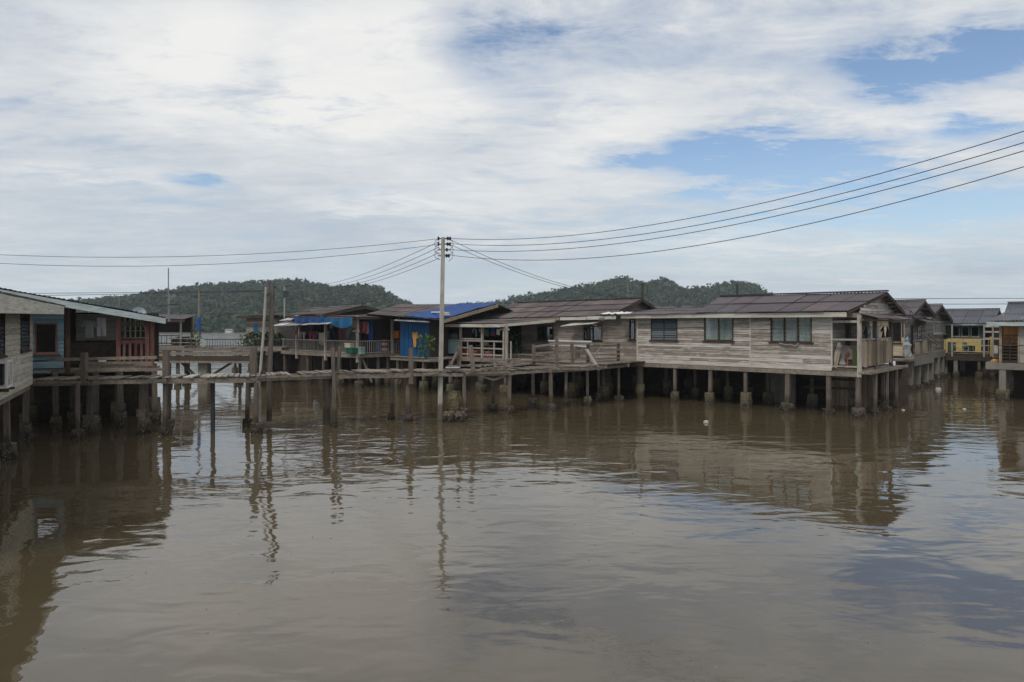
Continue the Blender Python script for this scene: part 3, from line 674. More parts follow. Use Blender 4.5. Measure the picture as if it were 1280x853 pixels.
MB().sheet((CL + 0.6, 0.85, 4.74), (-0.75, 0.85, 4.74), (-0.75, -2.9, 5.7), (CL + 0.6, -2.9, 5.7), 1.0, 2).sheet((-0.75, -6.4, 4.7), (CL + 0.6, -6.4, 4.7), (CL + 0.6, -2.9, 5.7), (-0.75, -2.9, 5.7), 1.0, 2).build('roof', 'roof_brown', ch, nr=False)
for a, b in ((-0.75, 2.1), (2.11, 6.2), (6.21, 11.0), (11.01, CL + 0.6)):
    MB().hexa([(a, 0.84, 4.44 - 0.01 * a), (b, 0.84, 4.44 - 0.01 * b), (b, 0.88, 4.44 - 0.01 * b), (a, 0.88, 4.44 - 0.01 * a), (a, 0.84, 4.72), (b, 0.84, 4.72), (b, 0.88, 4.72), (a, 0.88, 4.72)]).build('fascia', 'trim', ch)
MB().add([(-0.72, 0.8, 4.5), (-0.72, -2.9, 5.5), (-0.72, -6.3, 4.5)], [(0, 1, 2)]).build('gable_board', 'cream', ch, solid=0.03)
MB().box(-0.7, CL, 0.0, 0.83, 4.47, 4.49).build('soffit', 'dark', ch)
cu = [0.15, cf.U(8, -0.15), cf.U(8, -0.15) + 2.4, cf.U(8, -0.15) + 5.0, cf.U(8, -0.15) + 7.6]
for u in cu: post(ch, u, -0.15, DK - 0.2, 0.22, (0.5, 0.55), fmat='barnacle')
for u in (0.3, 2.2, 4.7, 7.2):
    for v in (-2.0, -4.6): post(ch, u, v, DK - 0.2, 0.2, (0.5, 0.5))
MB().bar((0, -0.12, DK - 0.2), (CL, -0.12, DK - 0.2), 0.14, 0.2).build('rim_beam', 'plank', ch)
# white cage for an air conditioner on the cream wall
ac = thing('cooler_cage', 'white metal cage bracketed low on the cream weatherboard wall at the frame edge', 'air conditioner', cf, cf.U(0, 0.3) + 0.36, 0.3, 2.5)
q = MB()
for a in (-0.36, 0.36):
    for d in (-0.24, 0.24): q.bar((a, d, 0), (a, d, 0.68), 0.05)
for z in (0.02, 0.66):
    for d in (-0.24, 0.24): q.bar((-0.36, d, z), (0.36, d, z), 0.05)
    for a in (-0.36, 0.36): q.bar((a, -0.24, z), (a, 0.24, z), 0.05)
q.build('cage', 'white_metal', ac); MB().box(-0.3, 0.3, -0.2, 0.16, 0.08, 0.58).build('case', 'black', ac)
for a in (-0.4, 0.4): MB().bar((a, -0.28, -0.06), (a, 0.3, -0.06), 0.06).build('bracket', 'brownframe', ac)

# ------------------------------------------------------------------ the blue house with the red porch
DB = 2.45
bf = Fr(px=60, Y=26.0, rot=math.atan2(0.467, 0.884))
bh = thing('blue_house', 'blue weatherboard house with a red timber porch and pale fascia sloping right', 'house', bf)
u0, u1, uP, uE = bf.U(41) - 0.5, bf.U(80), bf.U(148), bf.U(193)
zz = lambda py, u, v=0: bf.Z(py, u, v)
hw = [(bf.U(43.5), bf.U(71.5), zz(442, 0), zz(404, 0))]
MB(front(0)).slab(u0, u1, 2.72, 4.9, hw).boards(u0, u1, 2.72, 4.9, hw, 0.16).build('wall', 'blue_board', bh)
MB(front(0)).slab(u0 - 3.0, u0 - 0.005, 2.4, 4.9).build('wall', 'blue_board', bh)
wn = window(bh, front(0), *hw[0], 1, None, None, 'red', 0.05)
MB(front(0)).box(u0, u1, 0.03, 0.09, 2.42, 2.66).build('skirt_board', 'blue_board', bh)
MB(front(0)).box(u0, u1 - 0.4, 0.1, 0.5, 2.26, 2.32).build('ledge', 'blue_board', bh)
MB().box(u1, u1 + 0.1, 0.05, 3.5, DB, 4.75).build('wall', 'brownframe', bh)                         # porch side wall
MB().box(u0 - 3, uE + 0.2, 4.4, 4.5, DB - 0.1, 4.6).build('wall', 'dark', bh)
MB().box(u0 - 3, uE, 0.1, 6.5, DB - 0.14, DB - 0.05).build('floor', 'plank_dark', bh)
MB(front(2.9)).boards(u1 + 0.1, uP + 0.2, DB, 4.4, [(u1 + 0.5, u1 + 1.2, DB, 3.9)]).build('inner_wall', 'board_dark', bh)
# roof falls to the right; its near edge carries the pale barge board
zl, zr_ = zz(376, bf.U(75), -0.7) + 0.05, zz(397.5, bf.U(207), -0.7)
ul, ur = bf.U(75, -0.7), bf.U(207, -0.7)
sl_ = (zr_ - zl) / (ur - ul); ua = ul - 3.5
zA = zl - 3.5 * sl_
MB().sheet((ua, -0.7, zA), (ur, -0.7, zr_), (ur, 6.5, zr_), (ua, 6.5, zA), 1.0, 6, amp=0.015).build('roof', 'tarp_teal', bh, nr=False)
MB().hexa([(ua, -0.76, zA - 0.30), (ur, -0.76, zr_ - 0.24), (ur, -0.72, zr_ - 0.24), (ua, -0.72, zA - 0.30), (ua, -0.76, zA - 0.02), (ur, -0.76, zr_ - 0.02), (ur, -0.72, zr_ - 0.02), (ua, -0.72, zA - 0.02)]).build('barge_board', 'trim_grey', bh)
MB().box(ur - 0.05, ur, -0.7, 6.5, zr_ - 0.22, zr_ - 0.04).build('fascia', 'trim_grey', bh)
dsh = MB(); dsh.tube([(ur - 1.0, 3.0, zr_ + 0.1), (ur - 1.0, 3.0, zr_ + 0.2)], 0.03)
for k in range(5):
    a = k / 5; r0, r1 = 0.33 * math.sin(a * 1.2), 0.33 * math.sin((a + 0.2) * 1.2)
    n = 14; c = (ur - 1.0, 2.95 - 0.0, zr_ + 0.2)
    dsh.add([(c[0] + (r0 if j < n else r1) * math.cos(2 * math.pi * (j % n) / n), c[1] - 0.25 * ((r0 if j < n else r1) ** 2) * 4, c[2] + (r0 if j < n else r1) * math.sin(2 * math.pi * (j % n) / n)) for j in range(2 * n)], [(j, (j + 1) % n, n + (j + 1) % n, n + j) for j in range(n)])
dsh.build('satellite_dish', 'white_metal', bh, smooth=True)
for px, nm in ((85, 'porch_post'), (148, 'porch_post'), (184, 'porch_post'), (190.5, 'porch_post')):
    u = bf.U(px, 0.0); wv = 0.15
    MB().bar((u, 0.0, DB - 0.3), (u, 0.0, zA + sl_ * (u - ua) - 0.2), wv, wv * 0.8).build(nm, 'red' if px > 100 else 'brownframe', bh)
q = MB(); ua_, ub_ = bf.U(148), bf.U(184)
for z in (2.55, 3.38): q.bar((ua_, 0.02, z), (ub_, 0.02, z), 0.07, 0.1)
for k in range(1, 5): u = ua_ + (ub_ - ua_) * k / 5; q.bar((u, 0.02, 2.5), (u, 0.02, 3.36), 0.09, 0.05)
q.build('railing', 'red', bh)
q = MB()                                                                                   # pale lattice screen at the back of the porch
la, lb = bf.U(150, 2.2), bf.U(182, 2.2)
for k in range(6): u = la + (lb - la) * k / 5; q.bar((u, 2.2, 3.5), (u, 2.2, 4.4), 0.05, 0.03)
for z in (3.5, 3.8, 4.1, 4.4): q.bar((la, 2.2, z), (lb, 2.2, z), 0.05, 0.03)
for k in range(5):
    a, b = la + (lb - la) * k / 5, la + (lb - la) * (k + 1) / 5
    q.bar((a, 2.2, 3.8), (b, 2.2, 4.4), 0.025); q.bar((b, 2.2, 3.8), (a, 2.2, 4.4), 0.025)
q.build('lattice_screen', 'cream', bh)
MB().box(la, lb, 2.26, 2.32, DB, 3.2).build('inner_wall', 'dark', bh); MB().box(la, lb, 2.2, 2.32, 3.22, 3.47).build('inner_rail', 'red', bh)
MB().box(la - 1.6, la, 2.4, 2.46, 3.4, 4.5).build('inner_wall', 'cream', bh)
for u in (u0 + 0.3, bf.U(69), bf.U(97), bf.U(120), bf.U(150, 0.1), uE): post(bh, u, 0.05, DB - 0.14, 0.24, (0.55, 0.5), fmat='barnacle')
for u in (u0, u0 + 1.6, u0 + 3.2, u0 + 4.6, uE):
    for v in (1.8, 3.6): post(bh, u, v, DB - 0.14, 0.2, (0.55, 0.7))
MB().bar((u0 - 2, 0.06, DB - 0.16), (uE + 0.2, 0.06, DB - 0.16), 0.12, 0.2).build('rim_beam', 'plank', bh)
MB().box(u0 - 2, uE, 4.1, 4.16, -0.3, DB - 0.2).build('skirt_and_shade_wall', 'plank_dark', bh)  # added dark wall, stands in for the shade under the blue house
# washing on the blue house's porch
s_ = MB(); shirt(s_, (bf.U(127, 1.0), 1.0, 4.35), (1, 0), 0.33, 0.75, sleeves=False)
loose(s_, 'trousers', 'white', 'white trousers hanging in the dark porch of the blue house', 'clothing', bf)
s_ = MB(); shirt(s_, (bf.U(112, 0.7), 0.7, 4.25), (1, 0), 0.3, 0.7)
loose(s_, 'shirt', 'grey_cloth', 'grey shirt hanging beside the blue house side wall', 'clothing', bf)
q = MB(); q.box(-0.13, 0.13, -0.1, 0.1, 0, 0.25).box(-0.15, 0.15, -0.12, 0.12, 0.25, 0.28)
single(q, 'storage_tub', 'white', 'small white tub on the deck below the blue house porch', 'tub', bf, (bf.U(128, -0.35), -0.35, DB + 0.02))
q = MB(); ub = bf.U(105, 1.3)
q.box(ub - 0.6, ub + 1.1, 1.1, 1.6, DB, DB + 0.9)
loose(q, 'porch_cupboard', 'plank_dark', 'dark timber cupboard at the back of the red porch', 'cupboard', bf)

# dark shed with a white picket fence behind the red porch
sf = Fr(px=188, Y=46.0, rot=math.radians(8))
sh = thing('picket_shed', 'dark open-sided shed behind the red porch with white pickets along its back', 'shed', sf)
s1 = sf.U(226)
lean(sh, ((-1.2, -0.5, 4.45), (s1 + 0.4, -0.5, 4.38), (s1 + 0.4, 2.6, 4.75), (-1.2, 2.6, 4.75)), 'roof_brown', 'roof')
MB().bar((-1.2, -0.5, 4.34), (s1 + 0.4, -0.5, 4.28), 0.05, 0.16).build('fascia', 'plank_dark', sh)
for u in (-1.0, s1): MB().bar((u, 0, 1.8), (u, 0, 4.4), 0.1).build('corner_post', 'post_pale', sh); MB().bar((u, 2.3, 1.8), (u, 2.3, 4.6), 0.1).build('corner_post', 'post', sh)
MB().box(-1.2, s1, 2.3, 2.36, 3.5, 4.6).build('wall', 'dark', sh)
railing(sh, [(-0.9, 2.35), (s1, 2.35)], 2.65, 0.8, 0.16, 0.06, 'trim_white', 'picket_fence')
railing(sh, [(-0.9, 0.05), (s1, 0.05)], 2.65, 0.65, 0.3, 0.06, 'plank_dark', 'railing')
deck(sh, -1.4, s1 + 0.3, -0.2, 2.5, 2.6, beam=False)
MB().bar((-1.4, -0.22, 2.45), (s1 + 0.3, -0.22, 2.45), 0.1, 0.25).build('rim_beam', 'plank', sh)
for u in (-1.0, s1 - 0.2):
    for v in (0, 2.2): post(sh, u, v, 2.5, 0.2, (0.5, 0.5))

# ------------------------------------------------------------------ the old pier further out
pf = Fr(px=206, Y=46.0, rot=math.radians(2))
pr_ = thing('old_pier', 'old timber pier crossing open water behind the near walkway with slatted rails', 'pier', pf)
pe = pf.U(352)
deck(pr_, 0, pe, 0, 1.8, 2.5, 'v', beam=False)
for v in (0.05, 0.9, 1.7): MB().bar((-0.6, v, 2.36), (pe, v, 2.36), 0.12, 0.2).build('joist', 'plank', pr_)
MB().box(-0.4, pf.U(316), -0.04, 0.08, 1.98, 2.22).build('girder', 'plank', pr_)
MB().box(-0.4, pf.U(316), -0.02, 0.12, 1.5, 1.93).build('girder', 'plank_dark', pr_)
MB().bar((-0.4, -0.1, 1.55), (pf.U(318), -0.1, 1.5), 0.1, 0.14).build('girder', 'plank', pr_)
railing(pr_, [(pf.U(255), 0.1), (pe, 0.1)], 2.5, 0.55, 0.17, 0.045, 'metal_dark', 'railing', tops=True)
railing(pr_, [(0.2, 0.1), (pf.U(253), 0.1)], 2.5, 0.6, 0.75, 0.1, 'plank', 'railing', mid=True)
MB().rough(pf.U(251), 0.6, -0.6, 1.9, 0.36, 0.36, 0.03, 0.95).build('pillar', 'concrete_wall', pr_)
for px in (212, 232, 300, 330): post(pr_, pf.U(px, 1.4), 1.4, 2.3, 0.2, (0.5, 0.4))
for (a, b) in ((223, 244), (290, 258)): MB().bar((pf.U(a), 0.3, 1.55), (pf.U(b), 0.3, 0.45), 0.14, 0.14).build('strut', 'plank_dark', pr_)
MB().bar((pf.U(316), 0.3, 1.55), (pf.U(330), 0.3, 0.45), 0.14, 0.14).build('strut', 'plank_dark', pr_)
mp_ = thing('mast', 'thin timber mast with a blue lower sleeve on the old pier', 'mast', pf, pf.U(248.5, 0.5), 0.5, 2.5)
MB().bar((0, 0, 0), (0.02, 0, pf.Z(364, 0) - 2.5), 0.11, taper=0.8).build('mast_pole', 'plank', mp_); MB().tube([(0, 0, 1.15), (0, 0, 2.05)], 0.12, 8).build('sleeve', 'blue', mp_)
MB().bar((-0.5, 0, 1.1), (0.4, 0, 1.05), 0.06).build('crossbar', 'plank_dark', mp_)
q = MB(); leaves(q, (0, 0, 0.55), 0.3, 36, 0.24, 1.3)
q.tube([(0, 0, 0), (0.02, 0, 0.6)], 0.03)
single(q, 'potted_shrub', 'leaf', 'leafy shrub at the foot of the blue-sleeved mast', 'plant', pf, (pf.U(244.5, 0.3), 0.3, 2.5))
q = MB(); leaves(q, (0, 0, 0.5), 0.32, 30, 0.24, 1.3)
q.tube([(0, 0, 0), (0, 0, 0.5)], 0.03)
single(q, 'potted_shrub', 'leaf', 'spindly shrub against the pier rail beside the grey shed', 'plant', pf, (pf.U(305, 0.4), 0.4, 2.5))
for k, (px, ww) in enumerate(((223, 0.55), (229, 0.45), (236, 0.5))):
    q = MB(); q.rough(0, 0, 0, 0.55 + 0.15 * (k == 1), ww / 2 + 0.15, 0.3, 0.09, 0.2)
    single(q, 'net_bundle', ['plank_dark', 'cable', 'metal_dark'][k], ['brown bundled nets on the old pier, nearest the picket shed', 'black bundled nets in the middle of three on the old pier', 'dark grey bundled nets on the old pier, nearest the mast'][k], 'net', pf, (pf.U(px, 0.7), 0.7, 2.5), 'bundles of nets on the pier')
# ------------------------------------------------------------------ the near walkway on its bend of stilts
wk = thing('walkway', 'weathered grey plank walkway on crooked stilts bending across the water', 'walkway', WORLD, -4.0, 28.5, 0)
def wl(p): return (p[0] + 4.0, p[1] - 28.5, p[2] if len(p) > 2 else 0)
FRONT = [(-17.2, 24.3), (-15.0, 24.6), (-12.7, 25.0), (-9.57, 25.5), (-7.1, 27.3), (-4.36, 28.4), (-2.08, 29.6), (-0.1, 30.9), (1.8, 32.0), (3.7, 33.6), (5.9, 36.2)]
BACK = []
for i, p in enumerate(FRONT):
    a, b = FRONT[max(0, i - 1)], FRONT[min(len(FRONT) - 1, i + 1)]; d = Vector((b[0] - a[0], b[1] - a[1])).normalized(); BACK.append((p[0] - d.y * 1.3, p[1] + d.x * 1.3))
ZD = [2.12, 2.13, 2.15, 2.17, 2.17, 2.14, 2.06, 2.03, 2.05, 2.04, 2.05]
pl = MB(); pls = MB(); plw = MB()
for i in range(len(FRONT) - 1):
    A, B, C, D = map(Vector, (FRONT[i], FRONT[i + 1], BACK[i + 1], BACK[i])); L = (B - A).length; n = int(L / 0.19)
    for k in range(n):
        if R(0, 1) < (0.26 if i in (6, 7) else 0.15): continue
        t0, t1 = k / n + 0.006, (k + 0.88) / n; z = ZD[i] + (ZD[i + 1] - ZD[i]) * (k / n) + R(-0.012, 0.02)
        f0, f1, b1, b0 = A.lerp(B, t0), A.lerp(B, t1), D.lerp(C, t1), D.lerp(C, t0); e = (A - D).normalized() * R(-0.04, 0.16); g = (A - D).normalized() * R(-0.1, 0.05)
        tw = R(-0.02, 0.02)
        (pls if i == 2 else plw if i < 2 else pl).hexa([wl((*(f0 + e), z - 0.045)), wl((*(f1 + e), z - 0.045 + tw)), wl((*(b1 + g), z - 0.045)), wl((*(b0 + g), z - 0.045)), wl((*(f0 + e), z)), wl((*(f1 + e), z + tw)), wl((*(b1 + g), z)), wl((*(b0 + g), z))])
pl.build('deck', 'plank', wk); plw.build('deck', 'plank', wk); pls.build('deck', 'post_pale', wk)['label'] = 'slatted stretch of planks coloured pale as if skylit'  # pale timber colour stands in for sky light on the slats
for i in range(len(FRONT) - 1):
    for S, nm in ((FRONT, 0.10), (BACK, 0.0)):
        a, b = S[i], S[i + 1]; za, zb = ZD[i] - 0.16, ZD[i + 1] - 0.16
        d = (Vector(b) - Vector(a)).normalized() * 0.12
        MB().bar(wl((a[0] - d.x, a[1] - d.y, za + R(-0.02, 0.03))), wl((b[0] + d.x, b[1] + d.y, zb + R(-0.03, 0.02))), 0.08, 0.15 + R(-0.04, 0.03)).build('stringer', 'plank', wk)
        if nm and i in (0, 3, 6, 8):
            nv = (Vector(FRONT[i]) - Vector(BACK[i])).normalized() * 0.1
            MB().bar(wl((a[0] + nv.x, a[1] + nv.y, za + R(0.02, 0.12))), wl((b[0] + nv.x - d.x, b[1] + nv.y - d.y, zb + R(-0.02, 0.1))), 0.05, 0.08).build('edge_board', 'plank', wk)
def wpost(px, py, ztop, w=0.2, foot=(0.46, 0.42), fm='barnacle', round_=True, lean=0.05):
    x, y = onwater(px, py); a = wl((x, y)); return post(wk, a[0], a[1], ztop, w, foot, 'post', 'post', lean, fm, round_)
# front row (photo pixel of the waterline, top height)
for px, py, zt, wd, ft in ((207, 544, 2.98, 0.21, (0.5, 0.45)), (320, 542, 2.0, 0.22, (0.48, 0.5)), (418, 534, 2.15, 0.2, (0.36, 0.22)), (509, 527, 2.15, 0.2, (0.46, 0.36)), (580, 523, 1.95, 0.18, (0.42, 0.4)),
                           (637, 518, 1.95, 0.2, (0.5, 0.42)), (688, 514, 1.95, 0.22, (0.54, 0.5)), (734, 508, 1.95, 0.15, (0.5, 0.45)), (773, 502, 1.98, 0.2, (0.55, 0.5)),
                           (212, 540, 2.0, 0.18, (0.4, 0.5)), (180, 542, 2.0, 0.34, (0.5, 0.9)), (407, 530, 2.0, 0.3, (0.42, 0.4)), (491, 524, 2.0, 0.2, (0.42, 0.35)), (616, 514, 1.9, 0.2, (0.5, 0.4)),
                           (666, 511, 1.9, 0.19, (0.52, 0.45)), (708, 506, 1.9, 0.2, (0.5, 0.4)), (748, 500, 1.9, 0.18, (0.55, 0.45)), (310, 532, 2.0, 0.2, (0.4, 0.3)), (112, 541, 2.0, 0.3, (0.5, 0.8)), (97, 549, 2.0, 0.2, (0.5, 0.4))):
    wpost(px, py, zt, wd, ft)
x, y = onwater(266, 541); a = wl((x, y)); MB().tube([(a[0], a[1], -0.6), (a[0], a[1], 2.0)], 0.085, 8).build('post', 'metal_dark', wk)['label'] = 'thin straight black post'
def up_post(px, z0, z1, Y, w=0.2, dx=0.0, w2=None, name='rail_post'):
    X = (px - CX) / FOC * Y; a = wl((X, Y)); MB().bar((a[0], a[1], z0), (a[0] + dx, a[1] + 0.02, z1), w, w * 0.85, taper=(w2 or w) / w).build(name, 'post', wk)
up_post(207.5, 1.9, 3.1, 25.05, 0.2); up_post(316.5, 1.7, 3.22, 25.75, 0.22); up_post(105, 1.9, 3.06, 24.5, 0.19); up_post(329, 1.7, 2.3, 26.2, 0.16)
up_post(417, 1.9, 3.15, 27.25, 0.14, -0.02, 0.14); up_post(421, 1.9, 3.2, 27.4, 0.11, 0.12, 0.13); up_post(514, 1.6, 3.1, 28.5, 0.2, -0.02, 0.17)
# rails along the left stretch
for (p0, y0_, p1, y1_, Y, h) in ((60, 450, 196, 447, 25.4, 0.11), (108, 455, 190, 455, 26.0, 0.16), (105, 463, 205, 462, 24.55, 0.10), (100, 459, 168, 459, 25.6, 0.22)):
    A, B = P(p0, y0_, Y), P(p1, y1_, Y); MB().bar(wl(A), wl(B), 0.08, h).build('rail', 'plank', wk)
# broken braces and leaning timbers by the pole
def timber(p, q, w=0.13, nm='brace', m='plank'): MB().bar(wl(P(*p)), wl(P(*q)), w, w * 0.6).build(nm, m, wk)
timber((585, 466, 29.6), (616, 475, 30.6)); timber((616, 475, 30.6), (664, 461, 32.0)); timber((573, 432, 29.6), (574, 458, 29.6), 0.17, 'rail_post', 'post'); timber((571, 440, 29.4), (564, 456, 29.3), 0.11)
timber((588, 432, 29.9), (592, 466, 29.6), 0.19, 'rail_post', 'post'); timber((612, 448, 30.4), (638, 459, 30.8), 0.14); timber((618, 450, 31.4), (619, 460, 31.0), 0.12, 'rail_post', 'post')
timber((560, 458, 29.6), (640, 455, 31.8), 0.12, 'rail'); timber((530, 469, 28.6), (548, 466, 28.9), 0.1); timber((520, 470, 28.7), (547, 463, 29.0), 0.1); timber((600, 462, 30.1), (660, 455, 32.4), 0.14, 'rail')
timber((640, 452, 32.0), (700, 450, 34.5), 0.12, 'rail'); timber((604, 452, 31.6), (650, 449, 33.4), 0.11, 'rail')
# tumbledown rail along the back edge, nearest the grey houses
rl = []
for px, top, bot, Y in ((667, 431, 455, 33.2), (696, 421, 454, 34.0), (715, 430, 453, 34.6), (735, 430, 452, 35.6), (773, 429, 450, 37.0)):
    timber((px, top, Y), (px + (1 if px == 715 else 0), bot + 2, Y), 0.17, 'rail_post', 'post')
for (a, b) in (((667, 434, 33.2), (696, 430, 34.0)), ((667, 442, 33.2), (735, 438, 35.6)), ((668, 450, 33.2), (773, 448, 37.0)), ((696, 430, 34.0), (774, 429.5, 37.0)), ((735, 439, 35.6), (774, 437, 37.0)), ((735, 444, 35.6), (774, 443, 37.0)), ((735, 433, 35.6), (772, 432.5, 37.0))):
    timber(a, b, 0.14, 'rail')
timber((733, 437, 35.3), (749, 463, 34.6), 0.16, 'brace', 'post_pale')
timber((742, 446, 35.2), (752, 433, 35.9), 0.07)

# ------------------------------------------------------------------ poles
up = thing('utility_pole', 'tall pale concrete utility pole rising from the water beside the walkway', 'utility pole', WORLD, *onwater(549.5, 524.5), 0)
px0, pY = onwater(549.5, 524.5); PT = P(554, 297, pY)
tx = PT[0] - px0
MB().bar((0, 0, -0.8), (tx, 0, PT[2]), 0.205, 0.19, taper=0.72).build('pole', 'pole', up)
zi = [P(554, py, pY)[2] for py in (298.5, 305.5, 312.5, 320)]
for i, z in enumerate(zi):
    xx = tx * z / PT[2]
    MB().bar((xx - 0.22, 0.0, z), (xx + 0.3, 0.0, z), 0.05, 0.04).build('bracket', 'metal_dark', up)
    for sx_ in ((-0.2, 0.2, 0.3) if i < 2 else (0.16, 0.26) if i == 3 else (0.17,)):
        q = MB()
        for k, r in enumerate((0.03, 0.05, 0.03, 0.05, 0.03)): q.tube([(xx + sx_, -0.02, z - 0.08 + k * 0.032), (xx + sx_, -0.02, z - 0.048 + k * 0.032)], r, 8)
        q.build('insulator', 'ceramic', up)
for i in range(3):                                                                          # jumper loops
    xx = tx; z = zi[i]
    MB().tube([(xx + 0.28 - 0.0, -0.05, z)] + [(xx + 0.28 + 0.16 * math.sin(t * math.pi), -0.08, z - t * 0.5) for t in (0.25, 0.5, 0.75)] + [(xx + 0.24, -0.05, z - 0.5)], 0.011, 4).build('jumper_cable', 'cable', up)
    MB().tube([(xx - 0.2, -0.05, z)] + [(xx - 0.24 - 0.12 * math.sin(t * math.pi), -0.08, z - t * 0.45) for t in (0.25, 0.5, 0.75)] + [(xx - 0.12, -0.05, z - 0.45)], 0.011, 4).build('jumper_cable', 'cable', up)
# ruined concrete stump behind the pole
sx0, sy0 = onwater(565, 523)
q = MB(); q.rough(0, 0, -0.6, 1.15, 0.30, 0.3, 0.07, 0.6, 0.8)
single(q, 'concrete_stump', 'footing', 'ruined moss-stained concrete stump beside the utility pole', 'stump', WORLD, (sx0 + 0.05, sy0 + 0.3, 0))
for (px, py, r, h, lb) in ((559, 526, 0.27, 0.42, 'low barnacled rock touching the foot of the utility pole'), (573, 526, 0.22, 0.4, 'low barnacled rock in front of the ruined stump')):
    X, Y = onwater(px, py); q = MB(); q.rough(0, 0, -0.5, h, r, r, 0.08, 0.3, 0.7)
    single(q, 'rock', 'barnacle', lb, 'rock', WORLD, (X + 0.1, Y - 0.25, 0), 'rocks at the pole foot')
# two old timber poles by the pier
tY = 27.2
for (pa, pb, top, bot, w0, lb) in ((324.5, 332.5, 359, 468, 0.10, 'pale slim timber pole leaning on a darker pole by the walkway'), (333, 337, 354, 468, 0.18, 'dark upright timber pole with a paler pole leaning on it')):
    A, B = P(pa, bot, tY), P(pb, top, tY + 0)
    q = MB(); q.tube([(0, 0, -1.9), (0.02, 0, -0.0), ((B[0] - A[0]) * 0.55 + 0.02, 0, (B[2] - A[2]) * 0.5), (B[0] - A[0], 0.0 if w0 < 0.17 else 0.0, B[2] - A[2])], w0 * 0.62, 8, w0 * 0.5)
    t = thing('timber_pole', lb, 'pole', WORLD, A[0], A[1] + (0.3 if w0 > 0.17 else 0), A[2], 'old timber poles')
    q.build('pole', 'post_pale' if w0 < 0.17 else 'post', t)
    if w0 > 0.17:
        MB().tube([(B[0] - A[0] - 0.25, 0.1, B[2] - A[2] - 0.5), (B[0] - A[0] + 0.1, 0.1, B[2] - A[2] - 0.1)], 0.03).tube([(B[0] - A[0] - 0.1, 0.1, B[2] - A[2] - 0.25), (B[0] - A[0] - 0.1, 0.1, B[2] - A[2] + 0.03)], 0.06, 8).build('insulator', 'ceramic', t)
# aerials and masts among the roofs
def aerial(px, py0, py1, Y, lb, arms=0, w=0.05, lamp=None, mat='metal', cat='antenna', name='antenna'):
    A, B = P(px, py0, Y), P(px, py1, Y); H = B[2] - A[2]
    t = thing(name, lb, cat, WORLD, *A)
    MB().tube([(0, 0, 0), (0, 0, H)], w / 2, 6).build('mast', mat, t)
    if arms:
        q = MB(); q.bar((-0.9, 0.1, H - 0.75), (0.55, -0.1, H - 0.6), 0.035)
        for k in range(arms): a = -0.85 + 1.35 * k / (arms - 1); q.bar((a, -0.35, H - 0.75 + 0.1 * k / arms + 0.03), (a, 0.35, H - 0.75 + 0.1 * k / arms + 0.03), 0.022)
        q.build('boom', 'metal_dark', t)
    if lamp: MB().box(-0.05, 0.25, -0.1, 0.1, H - 0.85, H - 0.4).tube([(0, 0, H - 0.1), (0.5, 0, H + 0.02)], 0.05).build('lamp_head', lamp, t)
aerial(210.5, 402, 335, 44.0, 'thin tall bare mast standing above the picket shed roof', 0, 0.07)
aerial(212.0, 402, 368, 42.5, 'low yagi antenna with many short arms above the picket shed', 8, 0.06)
aerial(149.0, 386, 375, 34.0, 'short bent antenna stub on the blue house roof', 3, 0.04)
aerial(355.5, 398, 357, 49.0, 'grey pole carrying a lamp head behind the laundry house', 0, 0.1, 'metal_dark', 'concrete', 'lamp post', 'lamp_pole')
aerial(377.0, 390, 378, 48.0, 'rusty short antenna on the laundry house roof', 3, 0.05, None, 'terracotta')
aerial(452.5, 383, 374, 45.0, 'short dark antenna stub at the laundry house gable peak', 2, 0.08, None, 'metal_dark')
aerial(785.0, 372, 352, 44.0, 'thin plain mast behind the long brown roof', 0, 0.05)
aerial(921.5, 369, 355, 41.0, 'stubby dark chimney-like pipe on the ridge of the grey house', 0, 0.13, None, 'metal_dark', 'pipe', 'vent_pipe')

# ------------------------------------------------------------------ cables
def cable(lb, pts, r=0.02, group='power lines', Ys=None):
    """pts: (px, py, Y) the line passes through; a parabola in height through three of them along a straight plan"""
    A, B = P(*pts[0]), P(*pts[-1]); n = 40
    ts = []; zs = []
    for p in pts:
        if len(p) == 3 and p[2] is not None: Q = P(*p); t = ((Q[0] - A[0]) * (B[0] - A[0]) + (Q[1] - A[1]) * (B[1] - A[1])) / ((B[0] - A[0]) ** 2 + (B[1] - A[1]) ** 2)
        else:
            k = (p[0] - CX) / FOC; t = (k * A[1] - A[0]) / ((B[0] - A[0]) - k * (B[1] - A[1])); Q = P(p[0], p[1], A[1] + (B[1] - A[1]) * t)
        ts.append(t); zs.append(Q[2])
    c = np.polyfit(ts, zs, min(2, len(pts) - 1))
    q = MB(); q.tube([(A[0] + (B[0] - A[0]) * i / n, A[1] + (B[1] - A[1]) * i / n, float(np.polyval(c, i / n))) for i in range(n + 1)], r, 5)
    return loose(q, 'power_cable', 'cable', lb, 'cable', WORLD, group)
nm = ['topmost', 'second', 'third', 'lowest']
